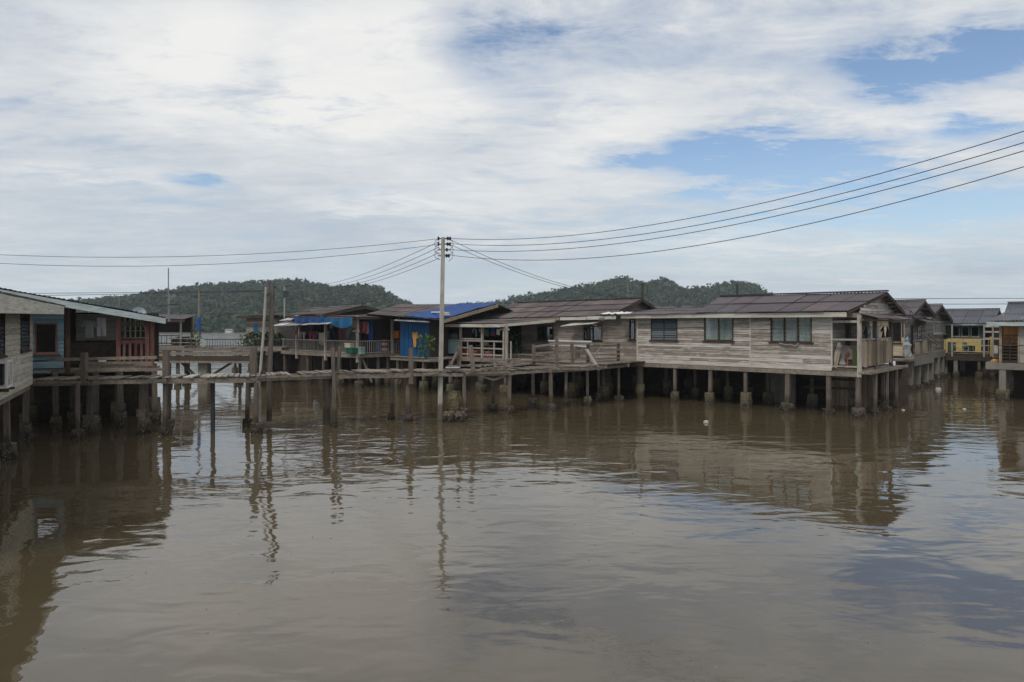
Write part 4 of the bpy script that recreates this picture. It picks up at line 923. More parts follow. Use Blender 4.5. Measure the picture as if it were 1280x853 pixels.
# far ends lie on a pole out of the frame, near the right of the camera
for i, (s0, m0, e0) in enumerate(((298, 252.5, 167.5), (305, 265, 181.5), (312.5, 273.5, 192), (320.5, 295, 211))):
    yE = 14.3; end = e0 - (1330 - 1280) * (0.36)
    cable('%s of the four power cables climbing from the pole to the upper right' % nm[i], [(557, s0, pY), (640, (299, 305.7, 313, 321)[i], None), (960, m0, None), (1280, e0, None), (1330, end - 4, yE)], 0.0105)
for i, (s0, m0, e0) in enumerate(((298.5, 320, 317.5), (305.5, 331, 328))):
    cable('%s of the two long cables running left from the pole across the sky' % ('upper', 'lower')[i], [(549, s0, pY), (250, m0 + 0.5, None), (0, e0 + 0.5, None), (-60, e0 - 1.5, 30.0)], 0.010)
for i, (s0, s1_, e1_) in enumerate(((302, 337, 357), (309, 343, 358), (316, 348, 359), (323, 352, 361))):
    cable('%s of the four cables dropping from the pole towards the laundry house' % nm[i], [(549, s0, pY), (470, s1_, None), ((398, 408, 414, 430)[i], e1_, 58.0)], 0.012)
for i, (s0, m0, e0) in enumerate(((299, 334, 372), (305, 338, 374))):
    cable('%s of the two service cables falling from the pole to the long brown roof' % ('upper', 'lower')[i], [(561, s0, pY), (640, m0, None), ((802, 800)[i], (374, 376)[i], 39.0)], 0.011)
for i, (y0_, y1_, y2_) in enumerate(((367, 366, 363.5), (370, 368, 364))):
    cable('%s of the two faint cables running past the blue house roof to the pier mast' % ('upper', 'lower')[i], [(20, y0_, 60.0), (150, y1_, None), (334, y2_, 70.0)], 0.022)
for i, yy_ in enumerate((373, 380)):
    cable('%s of the two faint cables behind the row of gabled houses' % ('upper', 'lower')[i], [(1075, yy_ + 0.5, 75.0), (1190, yy_ + 0.4, None), (1330, yy_ - 0.2, 75.0)], 0.03)
# ------------------------------------------------------------------ grey shed with the teal shutter, and the bush before it
gf = Fr(px=308, Y=56.0)
gs = thing('grey_shed', 'small grey shed with a teal shutter and flat dark roof behind the leaning poles', 'shed', gf)
ge = gf.U(347)
hs = [(gf.U(317), gf.U(323), gf.Z(418, 0.8), gf.Z(406, 0.8))]
MB(front(0)).slab(0, ge, 2.0, 4.75, hs).boards(0, ge, 2.0, 4.75, hs).build('wall', 'board_dark', gs)
MB().box(-0.0, 0.09, 0.1, 3, 2, 4.7).box(ge - .09, ge, 0.1, 3, 2, 4.7).box(0, ge, 3, 3.1, 2, 4.7).build('wall', 'board_dark', gs)
MB(front(0)).box(hs[0][0], hs[0][1], -0.04, 0.03, hs[0][2], hs[0][3]).build('shutter', 'tarp_teal', gs)
lean(gs, ((-0.5, -0.6, 4.72), (ge + 0.9, -0.6, 4.72), (ge + 0.9, 3.3, 5.0), (-0.5, 3.3, 5.0)), 'roof_brown', 'roof')
MB().bar((-0.5, -0.6, 4.64), (ge + 0.5, -0.6, 4.64), 0.04, 0.14).build('fascia', 'plank_dark', gs)
deck(gs, -0.3, ge + 1.0, -1.2, 3.0, 2.0)
for u in (0.1, ge * 0.5, ge):
    for v in (-1.0, 1.0, 2.8): post(gs, u, v, 1.85, 0.2, (0.5, 0.6))
MB().box(-0.2, ge + 4.8, 1.4, 1.46, -0.3, 1.9).build('skirt_and_shade_wall', 'plank_dark', gs)  # dark wall added to shut out light beneath the shed
q = MB()
for (px, v, z, r, n) in ((322, -0.7, 2.65, 0.8, 260), (331, -0.6, 2.35, 0.7, 220), (341, -0.4, 2.75, 0.75, 240), (349, -0.1, 2.5, 0.6, 170), (328, -0.9, 1.9, 0.7, 140)):
    leaves(q, (gf.U(px, v), v, z), r, n, 0.32, 0.9)
for px in (322, 331, 341): q.tube([(gf.U(px, -0.6), -0.6, 1.95), (gf.U(px, -0.6) + 0.1, -0.6, 2.6)], 0.04)
loose(q, 'bush', 'leaf_dark', 'dense leafy bush crowding the deck in front of the grey shed', 'bush', gf)
q = MB(); q.tube([(0, 0, 0), (0, 0, 0.45)], 0.2, 12, 0.27)
single(q, 'plant_pot', 'concrete', 'round grey pot at the left end of the laundry house rail', 'pot', gf, (gf.U(357, -0.9), -0.9, 2.0))

# ------------------------------------------------------------------ the laundry house
lf = Fr(px=447, Y=43.8)
lh = thing('laundry_house', 'dark open-fronted stilt house hung with washing behind a pale slatted rail', 'house', lf)
lw = lf.U(352)                                                    # left end of the deck
FD = 2.12
deck(lh, lw, 0.1, 0.0, 7.0, FD)
MB().box(lw, 0.1, -0.06, 0.02, FD - 0.22, FD + 0.03).build('rim_beam', 'plank', lh); MB().box(0.1, 0.17, 0.0, 5.0, FD - 0.2, FD + 0.02).build('rim_beam', 'plank', lh)
rr = lf.V(503, 0.0)
railing(lh, [(lw, 0.0), (-0.05, 0.0)], FD, 0.86, 0.165, 0.045, 'rail_pale'); railing(lh, [(0.03, 0.05), (0.03, rr)], FD, 0.86, 0.165, 0.045, 'rail_pale')
for px, u, v in ((447, -0.02, 0), (407, None, 0), (371, None, 0)):
    u = lf.U(px) if u is None else u; MB().bar((u, v, FD - 0.5), (u, v, 4.62), 0.15).build('porch_post', 'post_pale', lh)
MB().bar((0.02, lf.V(490, 0.0), FD - 0.3), (0.02, lf.V(490, 0.0), 4.5), 0.15).build('porch_post', 'post_pale', lh)
MB().bar((-0.35, -0.08, lf.Z(414, 0)), (0.3, -0.08, lf.Z(414, 0)), 0.08, 0.1).build('bracket', 'post_pale', lh)
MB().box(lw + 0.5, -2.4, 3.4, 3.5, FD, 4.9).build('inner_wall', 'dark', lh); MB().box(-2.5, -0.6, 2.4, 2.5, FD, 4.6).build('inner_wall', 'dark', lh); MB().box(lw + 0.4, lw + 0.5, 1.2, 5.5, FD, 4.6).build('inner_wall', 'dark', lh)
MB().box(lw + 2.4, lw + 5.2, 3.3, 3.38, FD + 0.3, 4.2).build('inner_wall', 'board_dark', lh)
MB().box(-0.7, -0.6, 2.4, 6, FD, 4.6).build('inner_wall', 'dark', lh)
ax = lf.U(452, 2.2); al = lf.U(384, 2.2)
zr1 = lf.Z(382.5, ax, 2.2)
MB().sheet((lf.U(361, -0.9), -0.9, lf.Z(394.5, lf.U(361, -0.9), -0.9)), (ax + 0.3, -0.9, 4.72), (ax + 0.3, 2.2, zr1), (al, 2.2, lf.Z(386.5, al, 2.2)), 1.0, 2).sheet((ax + 0.3, 5.4, 4.7), (al, 5.4, 4.7), (al, 2.2, lf.Z(386.5, al, 2.2)), (ax + 0.3, 2.2, zr1), 1.0, 2).build('roof', 'roof_brown', lh, nr=False)
MB().bar((al, 2.2, lf.Z(386.5, al, 2.2) + 0.05), (ax + 0.3, 2.2, zr1 + 0.05), 0.25, 0.05).build('ridge_cap', 'roof_pale', lh)
MB(side(ax)).boards(0, 5, 4.6, zr1 - 0.1, (), 0.16, lim=lambda z: (2.2 - (zr1 - z) * 3.4, 2.2 + (zr1 - z) * 3.4)).build('gable_wall', 'dark', lh)
for a, b in (((ax + 0.3, -0.9, 4.62), (ax + 0.3, 2.2, zr1 - 0.1)), ((ax + 0.3, 2.2, zr1 - 0.1), (ax + 0.3, 5.4, 4.6))): MB().bar(a, b, 0.05, 0.16).build('barge_board', 'plank_dark', lh)
lean(lh, ((ax - 0.2, -0.7, 4.6), (0.35, -0.7, 4.52), (0.35, rr + 1.2, 4.56), (ax - 0.2, rr + 1.2, 4.85)), 'roof_brown', 'porch_roof', courses=2)
MB().bar((ax - 0.4, -0.72, 4.52), (0.35, -0.72, 4.46), 0.04, 0.14).build('fascia', 'red', lh); MB().bar((0.37, -0.7, 4.44), (0.37, rr + 1.2, 4.5), 0.04, 0.12).build('fascia', 'plank_dark', lh)
MB().bar((lf.U(361, -0.85), -0.85, 4.56), (ax - 0.4, -0.85, 4.6), 0.04, 0.14).build('fascia', 'plank_dark', lh)
for u in (0.0, -2.2, -4.2, -6.2, lw + 0.2):
    post(lh, u, 0.15, FD - 0.1, 0.19, (0.55, 0.55))
    for v in (2.4, 4.8): post(lh, u, v, FD - 0.1, 0.19, (0.5, 0.6))
for v in (1.6, rr): post(lh, 0.0, v, FD - 0.1, 0.19, (0.5, 0.6))
MB().bar((0.3, 0.9, 0.3), (-0.2, 0.5, 1.9), 0.12).build('brace', 'plank', lh)
MB().box(lw - 2.0, 1.5, 3.6, 3.66, -0.3, FD - 0.2).build('skirt_and_shade_wall', 'plank_dark', lh)  # added backing that keeps the underside of the laundry house in shade
# pale sheets propped as an awning at its left end
for k, (pa, pb, va, vb, za, zb, mt, lb) in enumerate(((340, 372, -1.1, 0.6, 3.92, 4.5, 'roof_pale', 'pale zinc awning sheet lowest at the left end of the laundry house'),
                                                     (350, 376, -0.6, 0.9, 4.3, 4.85, 'roof_pale', 'pale zinc awning sheet above another at the left end of the laundry house'),
                                                     (376, 409, -1.25, 0.2, 4.0, 4.42, 'roof_pale', 'pale zinc awning sheet under the blue tarpaulin of the laundry house'))):
    ua_, ub_ = lf.U(pa, va), lf.U(pb, va)
    o = loose(MB().sheet((ua_, va, za), (ub_, va, za + 0.06), (ub_ + 0.1, vb, zb), (ua_ + 0.2, vb, zb - 0.05), 0.9, 1), 'awning_sheet', mt, lb, 'awning', lf, 'pale awning sheets')
q = MB(); q.bar((lf.U(374, -0.8), -0.8, 4.2), (lf.U(366, 0.0), 0.1, 3.2), 0.07)
loose(q, 'awning_prop', 'plank', 'slanting timber prop under the pale awning sheets', 'prop', lf)
def tarp(name, p, q, drop, mat, lb, fr, **k):
    mb = MB().cloth(p, q, drop, **k); return loose(mb, name, mat, lb, 'tarp', fr, 'tarpaulins along the laundry house', solid=0.012)
tarp('tarpaulin', (lf.U(368, -0.95), -0.95, 4.55), (lf.U(406, -0.95), -0.95, 4.55), 0.34, 'tarp', 'dark blue tarpaulin strip under the left eave of the laundry house', lf, waves=4, amp=0.05)
tarp('tarpaulin', (lf.U(406.5, -0.9), -0.9, 4.52), (lf.U(441, -0.9), -0.9, 4.5), 0.5, 'tarp_teal', 'teal tarpaulin strip under the middle eave of the laundry house', lf, waves=3, amp=0.06, ragged=0.3)
tarp('tarpaulin', (lf.U(461, 1.2), 1.2, 4.35), (lf.U(466, 1.2), 1.2, 4.35), 1.5, 'tarp', 'narrow blue tarpaulin hanging inside the laundry house porch', lf, waves=2, amp=0.04)
# washing
for k, (px, v, z, w_, h_, mt, kind, lb) in enumerate((
    (384, 0.5, 4.1, 0.28, 0.55, 'navy', 'shirt', 'navy shirt hung highest under the pale awning sheet'), (389.5, 0.5, 4.1, 0.26, 0.5, 'navy', 'trousers', 'navy trousers hung beside the navy shirt'),
    (376, 0.6, 3.55, 0.2, 0.6, 'grey_cloth', 'shirt', 'grey shirt hung behind the laundry house rail'), (388, 0.6, 3.6, 0.26, 0.75, 'red_cloth', 'shirt', 'dark red shirt hung behind the left of the rail'), (395, 0.6, 3.6, 0.24, 0.7, 'purple', 'shirt', 'purple shirt hung next to the dark red shirt'),
    (402, 0.7, 3.5, 0.34, 0.85, 'cream_cloth', 'towel', 'beige towel hung by the second porch post'), (414, 0.8, 4.3, 0.3, 0.5, 'grey_cloth', 'shirt', 'grey shirt hung high beneath the teal tarpaulin'), (421, 0.8, 4.35, 0.3, 0.45, 'pink', 'towel', 'pink towel hung high beneath the teal tarpaulin'),
    (427, 0.9, 3.7, 0.18, 0.95, 'red_cloth', 'trousers', 'dark red trousers hung in the shaded middle of the porch'), (434, 0.9, 3.7, 0.16, 0.6, 'grey_cloth', 'trousers', 'grey trousers hung in the shaded middle of the porch'),
    (441, 0.4, 4.35, 0.32, 0.45, 'cream_cloth', 'towel', 'beige towel hung just left of the corner post'))):
    u = lf.U(px, v); q = MB()
    if kind == 'towel': q.cloth((u - w_, v, z), (u + w_, v, z), h_, 1.5, 0.03)
    else: shirt(q, (u, v, z), (1, 0.1), w_, h_, 0.02, kind == 'shirt')
    loose(q, kind, mt, lb, 'clothing' if kind != 'towel' else 'towel', lf, 'washing at the laundry house', solid=0.01 if kind == 'towel' else 0)
for px, mt, lb in ((454.5, 'red_cloth', 'red towel on the line right of the corner post'), (457, 'pink', 'pink towel on the line beside the red towel'), (459.3, 'cream_cloth', 'beige cloth on the line beside the narrow blue tarpaulin')):
    vv = lf.V(px, -0.5); q = MB(); q.cloth((-0.5, vv - 0.22, 4.25), (-0.5, vv + 0.22, 4.25), 0.75, 1.2, 0.03)
    loose(q, 'towel', mt, lb, 'towel', lf, 'washing at the laundry house', solid=0.01)
# crates and things on the rail
crate(lf, lf.U(439.5, -0.25), -0.25, lf.Z(441.5, -0.6, -0.25), 0.78, 0.4, 0.36, 'green', 'green plastic crate hung outside the laundry house rail')
q = MB(); q.box(-0.3, 0.3, -0.18, 0.18, 0, 0.22).box(-0.33, 0.33, -0.2, 0.2, 0.22, 0.28)
single(q, 'cool_box', 'cream_cloth', 'pale cool box sitting on the green crate', 'box', lf, (lf.U(437, -0.2), -0.2, lf.Z(441.5, -0.6, -0.25) + 0.36))
crate(lf, lf.U(452, 0.35), 0.2, FD + 0.02, 0.7, 0.35, 0.5, 'mint', 'mint plastic crate behind the rail by the corner post', 'crate')
for px, mt, lb, h, w_ in ((473.5, 'blue', 'blue drum behind the side rail of the laundry house', 0.75, 0.17), (480.5, 'red_cloth', 'red drum with white bands behind the side rail', 0.95, 0.22), (492, 'grey_cloth', 'grey drum near the end of the side rail', 0.7, 0.2)):
    v = lf.V(px, -0.28); q = MB()
    for k in range(5):
        z = h * k / 5; q.tube([(0, 0, z), (0, 0, z + h / 5 - 0.02)], w_, 12); q.tube([(0, 0, z + h / 5 - 0.02), (0, 0, z + h / 5)], w_ * 0.94, 12)
    o = single(q, 'drum', mt, lb, 'drum', lf, (-0.28, v, FD))
    if mt == 'red_cloth':
        for z in (0.2, 0.55): MB().tube([(0, 0, z), (0, 0, z + 0.16)], w_ + 0.006, 12).build('band', 'white', o)
ob = thing('hanging_box', 'orange box with a dark opening fixed beyond the porch of the laundry house', 'box', lf, 0.25, lf.V(499, 0.25), lf.Z(423, 0.2, 4))
q = MB(); q.box(-0.24, 0.24, -0.26, 0.26, 0, 0.05).box(-0.24, 0.24, -0.26, 0.26, 0.47, 0.52).box(-0.24, -0.2, -0.26, 0.26, 0.05, 0.47).box(-0.2, 0.24, -0.26, -0.2, 0.05, 0.47).box(-0.2, 0.24, 0.2, 0.26, 0.05, 0.47)
q.build('case', 'orange_box', ob); MB().box(-0.18, -0.1, -0.19, 0.19, 0.06, 0.46).build('back_panel', 'black', ob)
jf = (lf.V(506, 0.5))
q = MB(); q.rough(0, 0, 0, 0.5, 0.26, 0.2, 0.02, 0.7, 0.6)
single(q, 'jerrycan', 'orange_box', 'squat red plastic container right of the laundry house rail', 'container', lf, (0.5, jf, lf.Z(444, 0.5, jf)))
q = MB(); q.rough(0, 0, 0, 0.22, 0.2, 0.15, 0.02, 0.4, 0.5)
single(q, 'plastic_bag', 'skyblue', 'pale blue bag lying on the squat red container', 'bag', lf, (0.5, jf, lf.Z(444, 0.5, jf) + 0.5))
lv = lf.V(505, 0.3)
MB().box(0.12, 0.9, lv - 0.6, lv + 0.8, lf.Z(444, 0.5, jf) - 0.12, lf.Z(444, 0.5, jf) - 0.004).build('side_step', 'plank', lh)

# ------------------------------------------------------------------ the house with the blue sheet wall and tarpaulined roof
kf = Fr(px=501, Y=43.5)
kh = thing('blue_walled_house', 'low house with a bright blue sheet wall under a brown corrugated roof', 'house', kf)
ke = kf.U(536)
MB(front(0)).slab(0, ke, 2.0, 4.4).build('wall', 'bluewall', kh)
q = MB(front(0))
for k in range(int(ke / 0.4) + 1): q.box(k * 0.4, min(ke, k * 0.4 + 0.37), 0.0, 0.018, 2.0, 4.4)
q.build('wall_sheet', 'bluewall', kh)
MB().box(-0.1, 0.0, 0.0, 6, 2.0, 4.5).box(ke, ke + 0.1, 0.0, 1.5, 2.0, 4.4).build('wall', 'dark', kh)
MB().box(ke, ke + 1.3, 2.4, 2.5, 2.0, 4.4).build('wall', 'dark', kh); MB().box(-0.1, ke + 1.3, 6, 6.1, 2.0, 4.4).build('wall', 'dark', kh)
def kp(px, py, Y): return kf.l(P(px, py, Y))
LL, LR, UR, UL = kp(459, 393, 45.6), kp(552, 400.5, 40.2), kp(622, 380.5, 44.5), kp(500, 381.2, 48.5)
MB().sheet(LL, LR, UR, UL, 0.9, 3, jit=0.05).build('roof', 'roof_brown', kh, nr=False)
back = lambda p, k: (p[0], p[1] + k, p[2] - 0.28 * k)
MB().sheet(back(UR, 4), back(UL, 4), UL, UR, 1.0, 2).build('roof', 'roof_brown', kh, nr=False)
MB().bar(UL, UR, 0.3, 0.06).build('ridge_cap', 'roof_pale', kh)
MB().bar((LR[0] + 0.03, LR[1], LR[2] - 0.1), (UR[0] + 0.03, UR[1], UR[2] - 0.1), 0.05, 0.2).build('barge_board', 'plank_v', kh); MB().bar((LL[0] - 0.03, LL[1], LL[2] - 0.1), (UL[0] - 0.03, UL[1], UL[2] - 0.1), 0.05, 0.18).build('barge_board', 'plank_dark', kh)
lean(kh, (kp(492, 401.5, 42.6), kp(537, 403.8, 40.5), kp(528, 400.2, 43.5), kp(497, 398.3, 44.8)), 'roof_pale', 'awning', 0.8)
lt = Vector(LL); V3 = Vector
def onroof(s, t, h): 
    p = V3(LL).lerp(V3(LR), s).lerp(V3(UL).lerp(V3(UR), s), t); return (p.x, p.y, p.z + h)
q = MB(); vs = []; nn = 22
for j in range(9):
    for i in range(nn + 1):
        t = j / 8 * 1.0; s0 = 0.52 + 0.12 * t; s = s0 + (1.0 - s0) * i / nn
        vs.append(onroof(min(s, 1.0), t, 0.085 + 0.025 * math.sin(i * 1.3 + j) + 0.02 * math.sin(j * 2.3 + i * 0.4)))
q.add(vs, [(j * (nn + 1) + i, j * (nn + 1) + i + 1, (j + 1) * (nn + 1) + i + 1, (j + 1) * (nn + 1) + i) for j in range(8) for i in range(nn)])
loose(q, 'tarpaulin', 'tarp', 'large bright blue tarpaulin spread over the brown corrugated roof', 'tarp', kf, solid=0.012)
for k, (s, t) in enumerate(((0.80, 0.22), (0.97, 0.12))):
    c = onroof(s, t, 0.15); q = MB(); q.bar((-0.5, 0, 0.06), (0.5, 0.1, 0.06), 0.16, 0.08) if k == 0 else q.rough(0, 0, 0, 0.2, 0.2, 0.15, 0.03, 0.5)
    single(q, ('roof_batten', 'stone')[k], ('white', 'trim')[k], ('white timber batten weighing down the blue tarpaulin', 'pale stone at the low edge of the blue tarpaulin')[k], ('batten', 'stone')[k], kf, c)
deck(kh, -0.4, ke + 1.6, -0.6, 5.0, 2.05)
for u in (0.2, ke, ke + 2.4):
    for v in (-0.4, 2.0): post(kh, u, v, 1.95, 0.2, (0.55, 0.6))
MB().box(-3.0, ke + 4.5, 2.4, 2.46, -0.3, 1.9).build('skirt_and_shade_wall', 'plank_dark', kh)  # added dark backing, blocks light from the open water behind
q = MB(); shirt(q, (kf.U(519, -0.1), -0.12, 3.6), (1, 0), 0.3, 0.95, 0.03)
loose(q, 'jacket', 'orange', 'ochre jacket hanging on the bright blue sheet wall', 'clothing', kf)
q = MB(); pu = kf.U(533, -1.2)
leaves(q, (pu, -1.2, 2.95), 0.42, 90, 0.26, 1.0); leaves(q, (pu - 0.2, -1.3, 2.4), 0.3, 40, 0.22); q.tube([(pu, -1.2, 2.0), (pu + 0.05, -1.2, 3.1)], 0.03)
loose(q, 'shrub', 'leaf', 'yellow-green shrub between the blue sheet wall and the utility pole', 'plant', kf)
MB().box(kf.U(527, -1.4), kf.U(540, -1.4), -1.6, -0.62, 1.9, 2.0).build('plant_shelf', 'plank', kh)
# ------------------------------------------------------------------ the long brown-roofed house with the open porch
hf = Fr(px=790, Y=38.5)
hh = thing('porch_house', 'long weathered plank house under a brown ridged roof with an open porch at its left', 'house', hf)
zF = 2.08; uL = hf.U(652); uW = -13.4
vp = -4.07; pR = hf.U(630, vp); pL = hf.U(537, vp)
H = lambda a, b, y0, y1, v=0: (hf.U(a, v), hf.U(b, v), hf.Z(y1, hf.U((a + b) / 2, v), v), hf.Z(y0, hf.U((a + b) / 2, v), v))
ho = [H(730, 753, 408, 426), H(672, 692, 408, 426), H(787, 794, 399, 425)]
MB(front(0)).slab(uL, 0.9, zF, 4.6, ho).boards(uL, 0.9, zF, 4.6, ho, 0.19).build('wall', 'board_mid', hh)
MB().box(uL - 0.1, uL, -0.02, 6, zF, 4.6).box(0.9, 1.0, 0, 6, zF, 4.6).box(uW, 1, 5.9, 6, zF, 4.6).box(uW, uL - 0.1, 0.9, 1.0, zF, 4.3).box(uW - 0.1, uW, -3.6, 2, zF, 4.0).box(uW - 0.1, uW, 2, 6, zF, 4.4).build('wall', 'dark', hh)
MB().box(uW, 1.0, 0.1, 5.9, zF - 0.2, zF).build('floor', 'plank_dark', hh)
for k, h in enumerate(ho): window(hh, front(0), *h, (2, 2, 1)[k], 'clear', None, 'brownframe', 0.05)
# propped awning flap over one window
a = ho[0]; q = MB(); fz = a[3] + 0.12
q.hexa([(a[0] - 1.0, -1.0, fz - 0.14), (a[1] + 0.05, -1.0, fz + 0.02), (a[1] + 0.05, -0.04, fz + 0.16), (a[0] - 0.2, -0.04, fz + 0.16), (a[0] - 1.0, -1.0, fz - 0.11), (a[1] + 0.05, -1.0, fz + 0.05), (a[1] + 0.05, -0.04, fz + 0.19), (a[0] - 0.2, -0.04, fz + 0.19)])
fl = q.build('window_flap', 'trim', hh)
MB().bar((a[0] - 0.6, -0.95, fz - 0.12), (a[0] + 0.1, -0.05, a[2] + 0.5), 0.05).bar((a[1], -0.95, fz), (a[1] + 0.12, -0.05, a[2] + 0.6), 0.05).build('prop', 'plank', fl)
a = ho[1]; fz = a[3] + 0.1
MB().hexa([(a[0] - 0.4, -0.7, fz), (a[1] + 0.3, -0.7, fz), (a[1] + 0.3, -0.04, fz + 0.12), (a[0] - 0.4, -0.04, fz + 0.12), (a[0] - 0.4, -0.7, fz + 0.03), (a[1] + 0.3, -0.7, fz + 0.03), (a[1] + 0.3, -0.04, fz + 0.15), (a[0] - 0.4, -0.04, fz + 0.15)]).build('window_flap', 'plank', hh)
rv = 2.9; ra = hf.U(803, rv); rl_ = hf.U(648, rv); zR = hf.Z(373.5, ra, rv); zE = 4.56
ee = hf.U(778, -0.55)
eL = hf.U(596, -0.55)
MB().sheet((eL, -0.55, 4.42), (ra, -0.55, zE), (ra, rv, zR), (rl_, rv, hf.Z(379, rl_, rv)), 1.02, 3, jit=0.06, lap=0.045).sheet((ra, 6.4, 4.5), (rl_, 6.4, 4.5), (rl_, rv, hf.Z(379, rl_, rv)), (ra, rv, zR), 1.0, 3).build('roof', 'roof_brown', hh, nr=False)
MB().bar((rl_, rv, hf.Z(379, rl_, rv) + 0.05), (ra, rv, zR + 0.05), 0.28, 0.05).build('ridge_cap', 'roof_brown', hh)
MB(side(ra - 0.4)).boards(0, 6, 4.3, zR - 0.1, (), 0.16, lim=lambda z: (rv - (zR - z) * 3.2, rv + (zR - z) * 3.2)).build('gable_wall', 'board_dark', hh)
for p, q_ in (((ra, -0.55, zE - 0.12), (ra, rv, zR - 0.1)), ((ra, rv, zR - 0.1), (ra, 6.4, 4.4))): MB().bar(p, q_, 0.05, 0.18).build('barge_board', 'plank_dark', hh)
q = MB()
for k in range(6): t = (k + 0.5) / 6; q.bar((ra - 0.4, rv + 3.5 * t, zR - (zR - 4.5) * t - 0.1), (ra - 0.02, rv + 3.5 * t, zR - (zR - 4.5) * t - 0.1), 0.07, 0.06)
q.build('purlin_frame', 'plank', hh)
for pa, pb, m_, dz in ((642, 699, 'plank', 0), (700, 733, 'trim_white', 0.0), (733.6, 770, 'trim_white', 0.02)):
    ua_, ub_ = hf.U(pa, -0.56), hf.U(pb, -0.56); z0_ = lambda u: 4.42 + (zE - 4.42) * (u - eL) / (ra - eL)
    MB().hexa([(ua_, -0.58, z0_(ua_) - 0.2), (ub_, -0.58, z0_(ub_) - 0.2), (ub_, -0.55, z0_(ub_) - 0.2), (ua_, -0.55, z0_(ua_) - 0.2), (ua_, -0.58, z0_(ua_) - 0.02 + dz), (ub_, -0.58, z0_(ub_) - 0.02 + dz), (ub_, -0.55, z0_(ub_) - 0.02 + dz), (ua_, -0.55, z0_(ua_) - 0.02 + dz)]).build('fascia', m_, hh)
# porch roof
zp = 4.10
MB().sheet((pL - 0.2, vp - 0.3, zp), (pR, vp - 0.3, zp), (pR + 0.9, -0.5, 4.36), (pL - 0.2, 1.0, 4.55), 1.0, 2, jit=0.05).build('porch_roof', 'roof_brown', hh, nr=False)
MB().box(pL - 0.2, pR + 0.02, vp - 0.36, vp - 0.32, zp - 0.2, zp - 0.02).build('fascia', 'trim', hh)
MB().hexa([(pR + 0.02, vp - 0.32, zp - 0.18), (pR + 0.95, -0.5, 4.2), (pR + 0.98, -0.5, 4.2), (pR + 0.06, vp - 0.32, zp - 0.18), (pR + 0.02, vp - 0.32, zp - 0.02), (pR + 0.95, -0.5, 4.38), (pR + 0.98, -0.5, 4.38), (pR + 0.06, vp - 0.32, zp - 0.02)]).build('fascia', 'trim', hh)
for px in (544.5, 576, 603, 630, 633.5):
    u = hf.U(px, vp); MB().bar((u, vp, zF - 0.2), (u, vp, zp - 0.03), 0.13 if px < 629 else 0.12).build('porch_post', 'rail_pale', hh)
MB().bar((hf.U(626, vp), vp - 0.03, hf.Z(412, pR, vp)), (hf.U(637, vp), vp - 0.03, hf.Z(412, pR, vp)), 0.06, 0.1).build('bracket', 'rail_pale', hh)
for z0_, pa, pb in ((hf.Z(426.5, -8, vp), 553, 633), (hf.Z(424, -8, vp), 578, 603), (hf.Z(435.5, -8, vp), 575, 633), (hf.Z(443.5, -8, vp), 575, 630)):
    MB().bar((hf.U(pa, vp), vp + 0.02, z0_), (hf.U(pb, vp), vp + 0.02, z0_), 0.06, 0.08).build('rail', 'rail_pale', hh)
for px in (553, 584, 617, 638): u = hf.U(px, vp); MB().bar((u, vp + 0.05, zF), (u, vp + 0.05, hf.Z(426, -8, vp)), 0.07).build('rail_post', 'rail_pale', hh)
MB(front(vp)).slab(hf.U(554, vp), hf.U(575, vp), hf.Z(443, -9, vp), hf.Z(427.5, -9, vp), (), -0.02, 0.01).boards(hf.U(554, vp), hf.U(575, vp), hf.Z(443, -9, vp), hf.Z(427.5, -9, vp), (), 0.22, 0.02, 6).build('panel', 'mint', hh)
deck(hh, uW, 1.2, vp - 0.3, 0.0, zF)
MB().bar((uW, vp - 0.33, zF - 0.12), (hf.U(640, vp), vp - 0.33, zF - 0.12), 0.08, 0.22).build('rim_beam', 'plank', hh)
for px in (545, 570, 603, 632): post(hh, hf.U(px, vp), vp, zF - 0.1, 0.2, (0.6, 0.7))
for u in (uW + 1, -10.5, -8.2, -5.8, -3.6, -1.5, 0.5):
    for v in (-0.1, 2.9): post(hh, u, v, zF - 0.1, 0.19, (0.58, 0.85))
for u in (-4.6, -2.4, -0.4): post(hh, u, -2.2, zF - 0.1, 0.18, (0.6, 0.8))
MB().box(uW, 1.0, 3.6, 3.66, -0.3, zF - 0.2).build('skirt_and_shade_wall', 'plank_dark', hh)  # dark sheet added behind the stilts in place of deep shade
MB().bar((uW, -0.02, zF - 0.3), (1.0, -0.02, zF - 0.3), 0.1, 0.2).build('rim_beam', 'plank', hh)
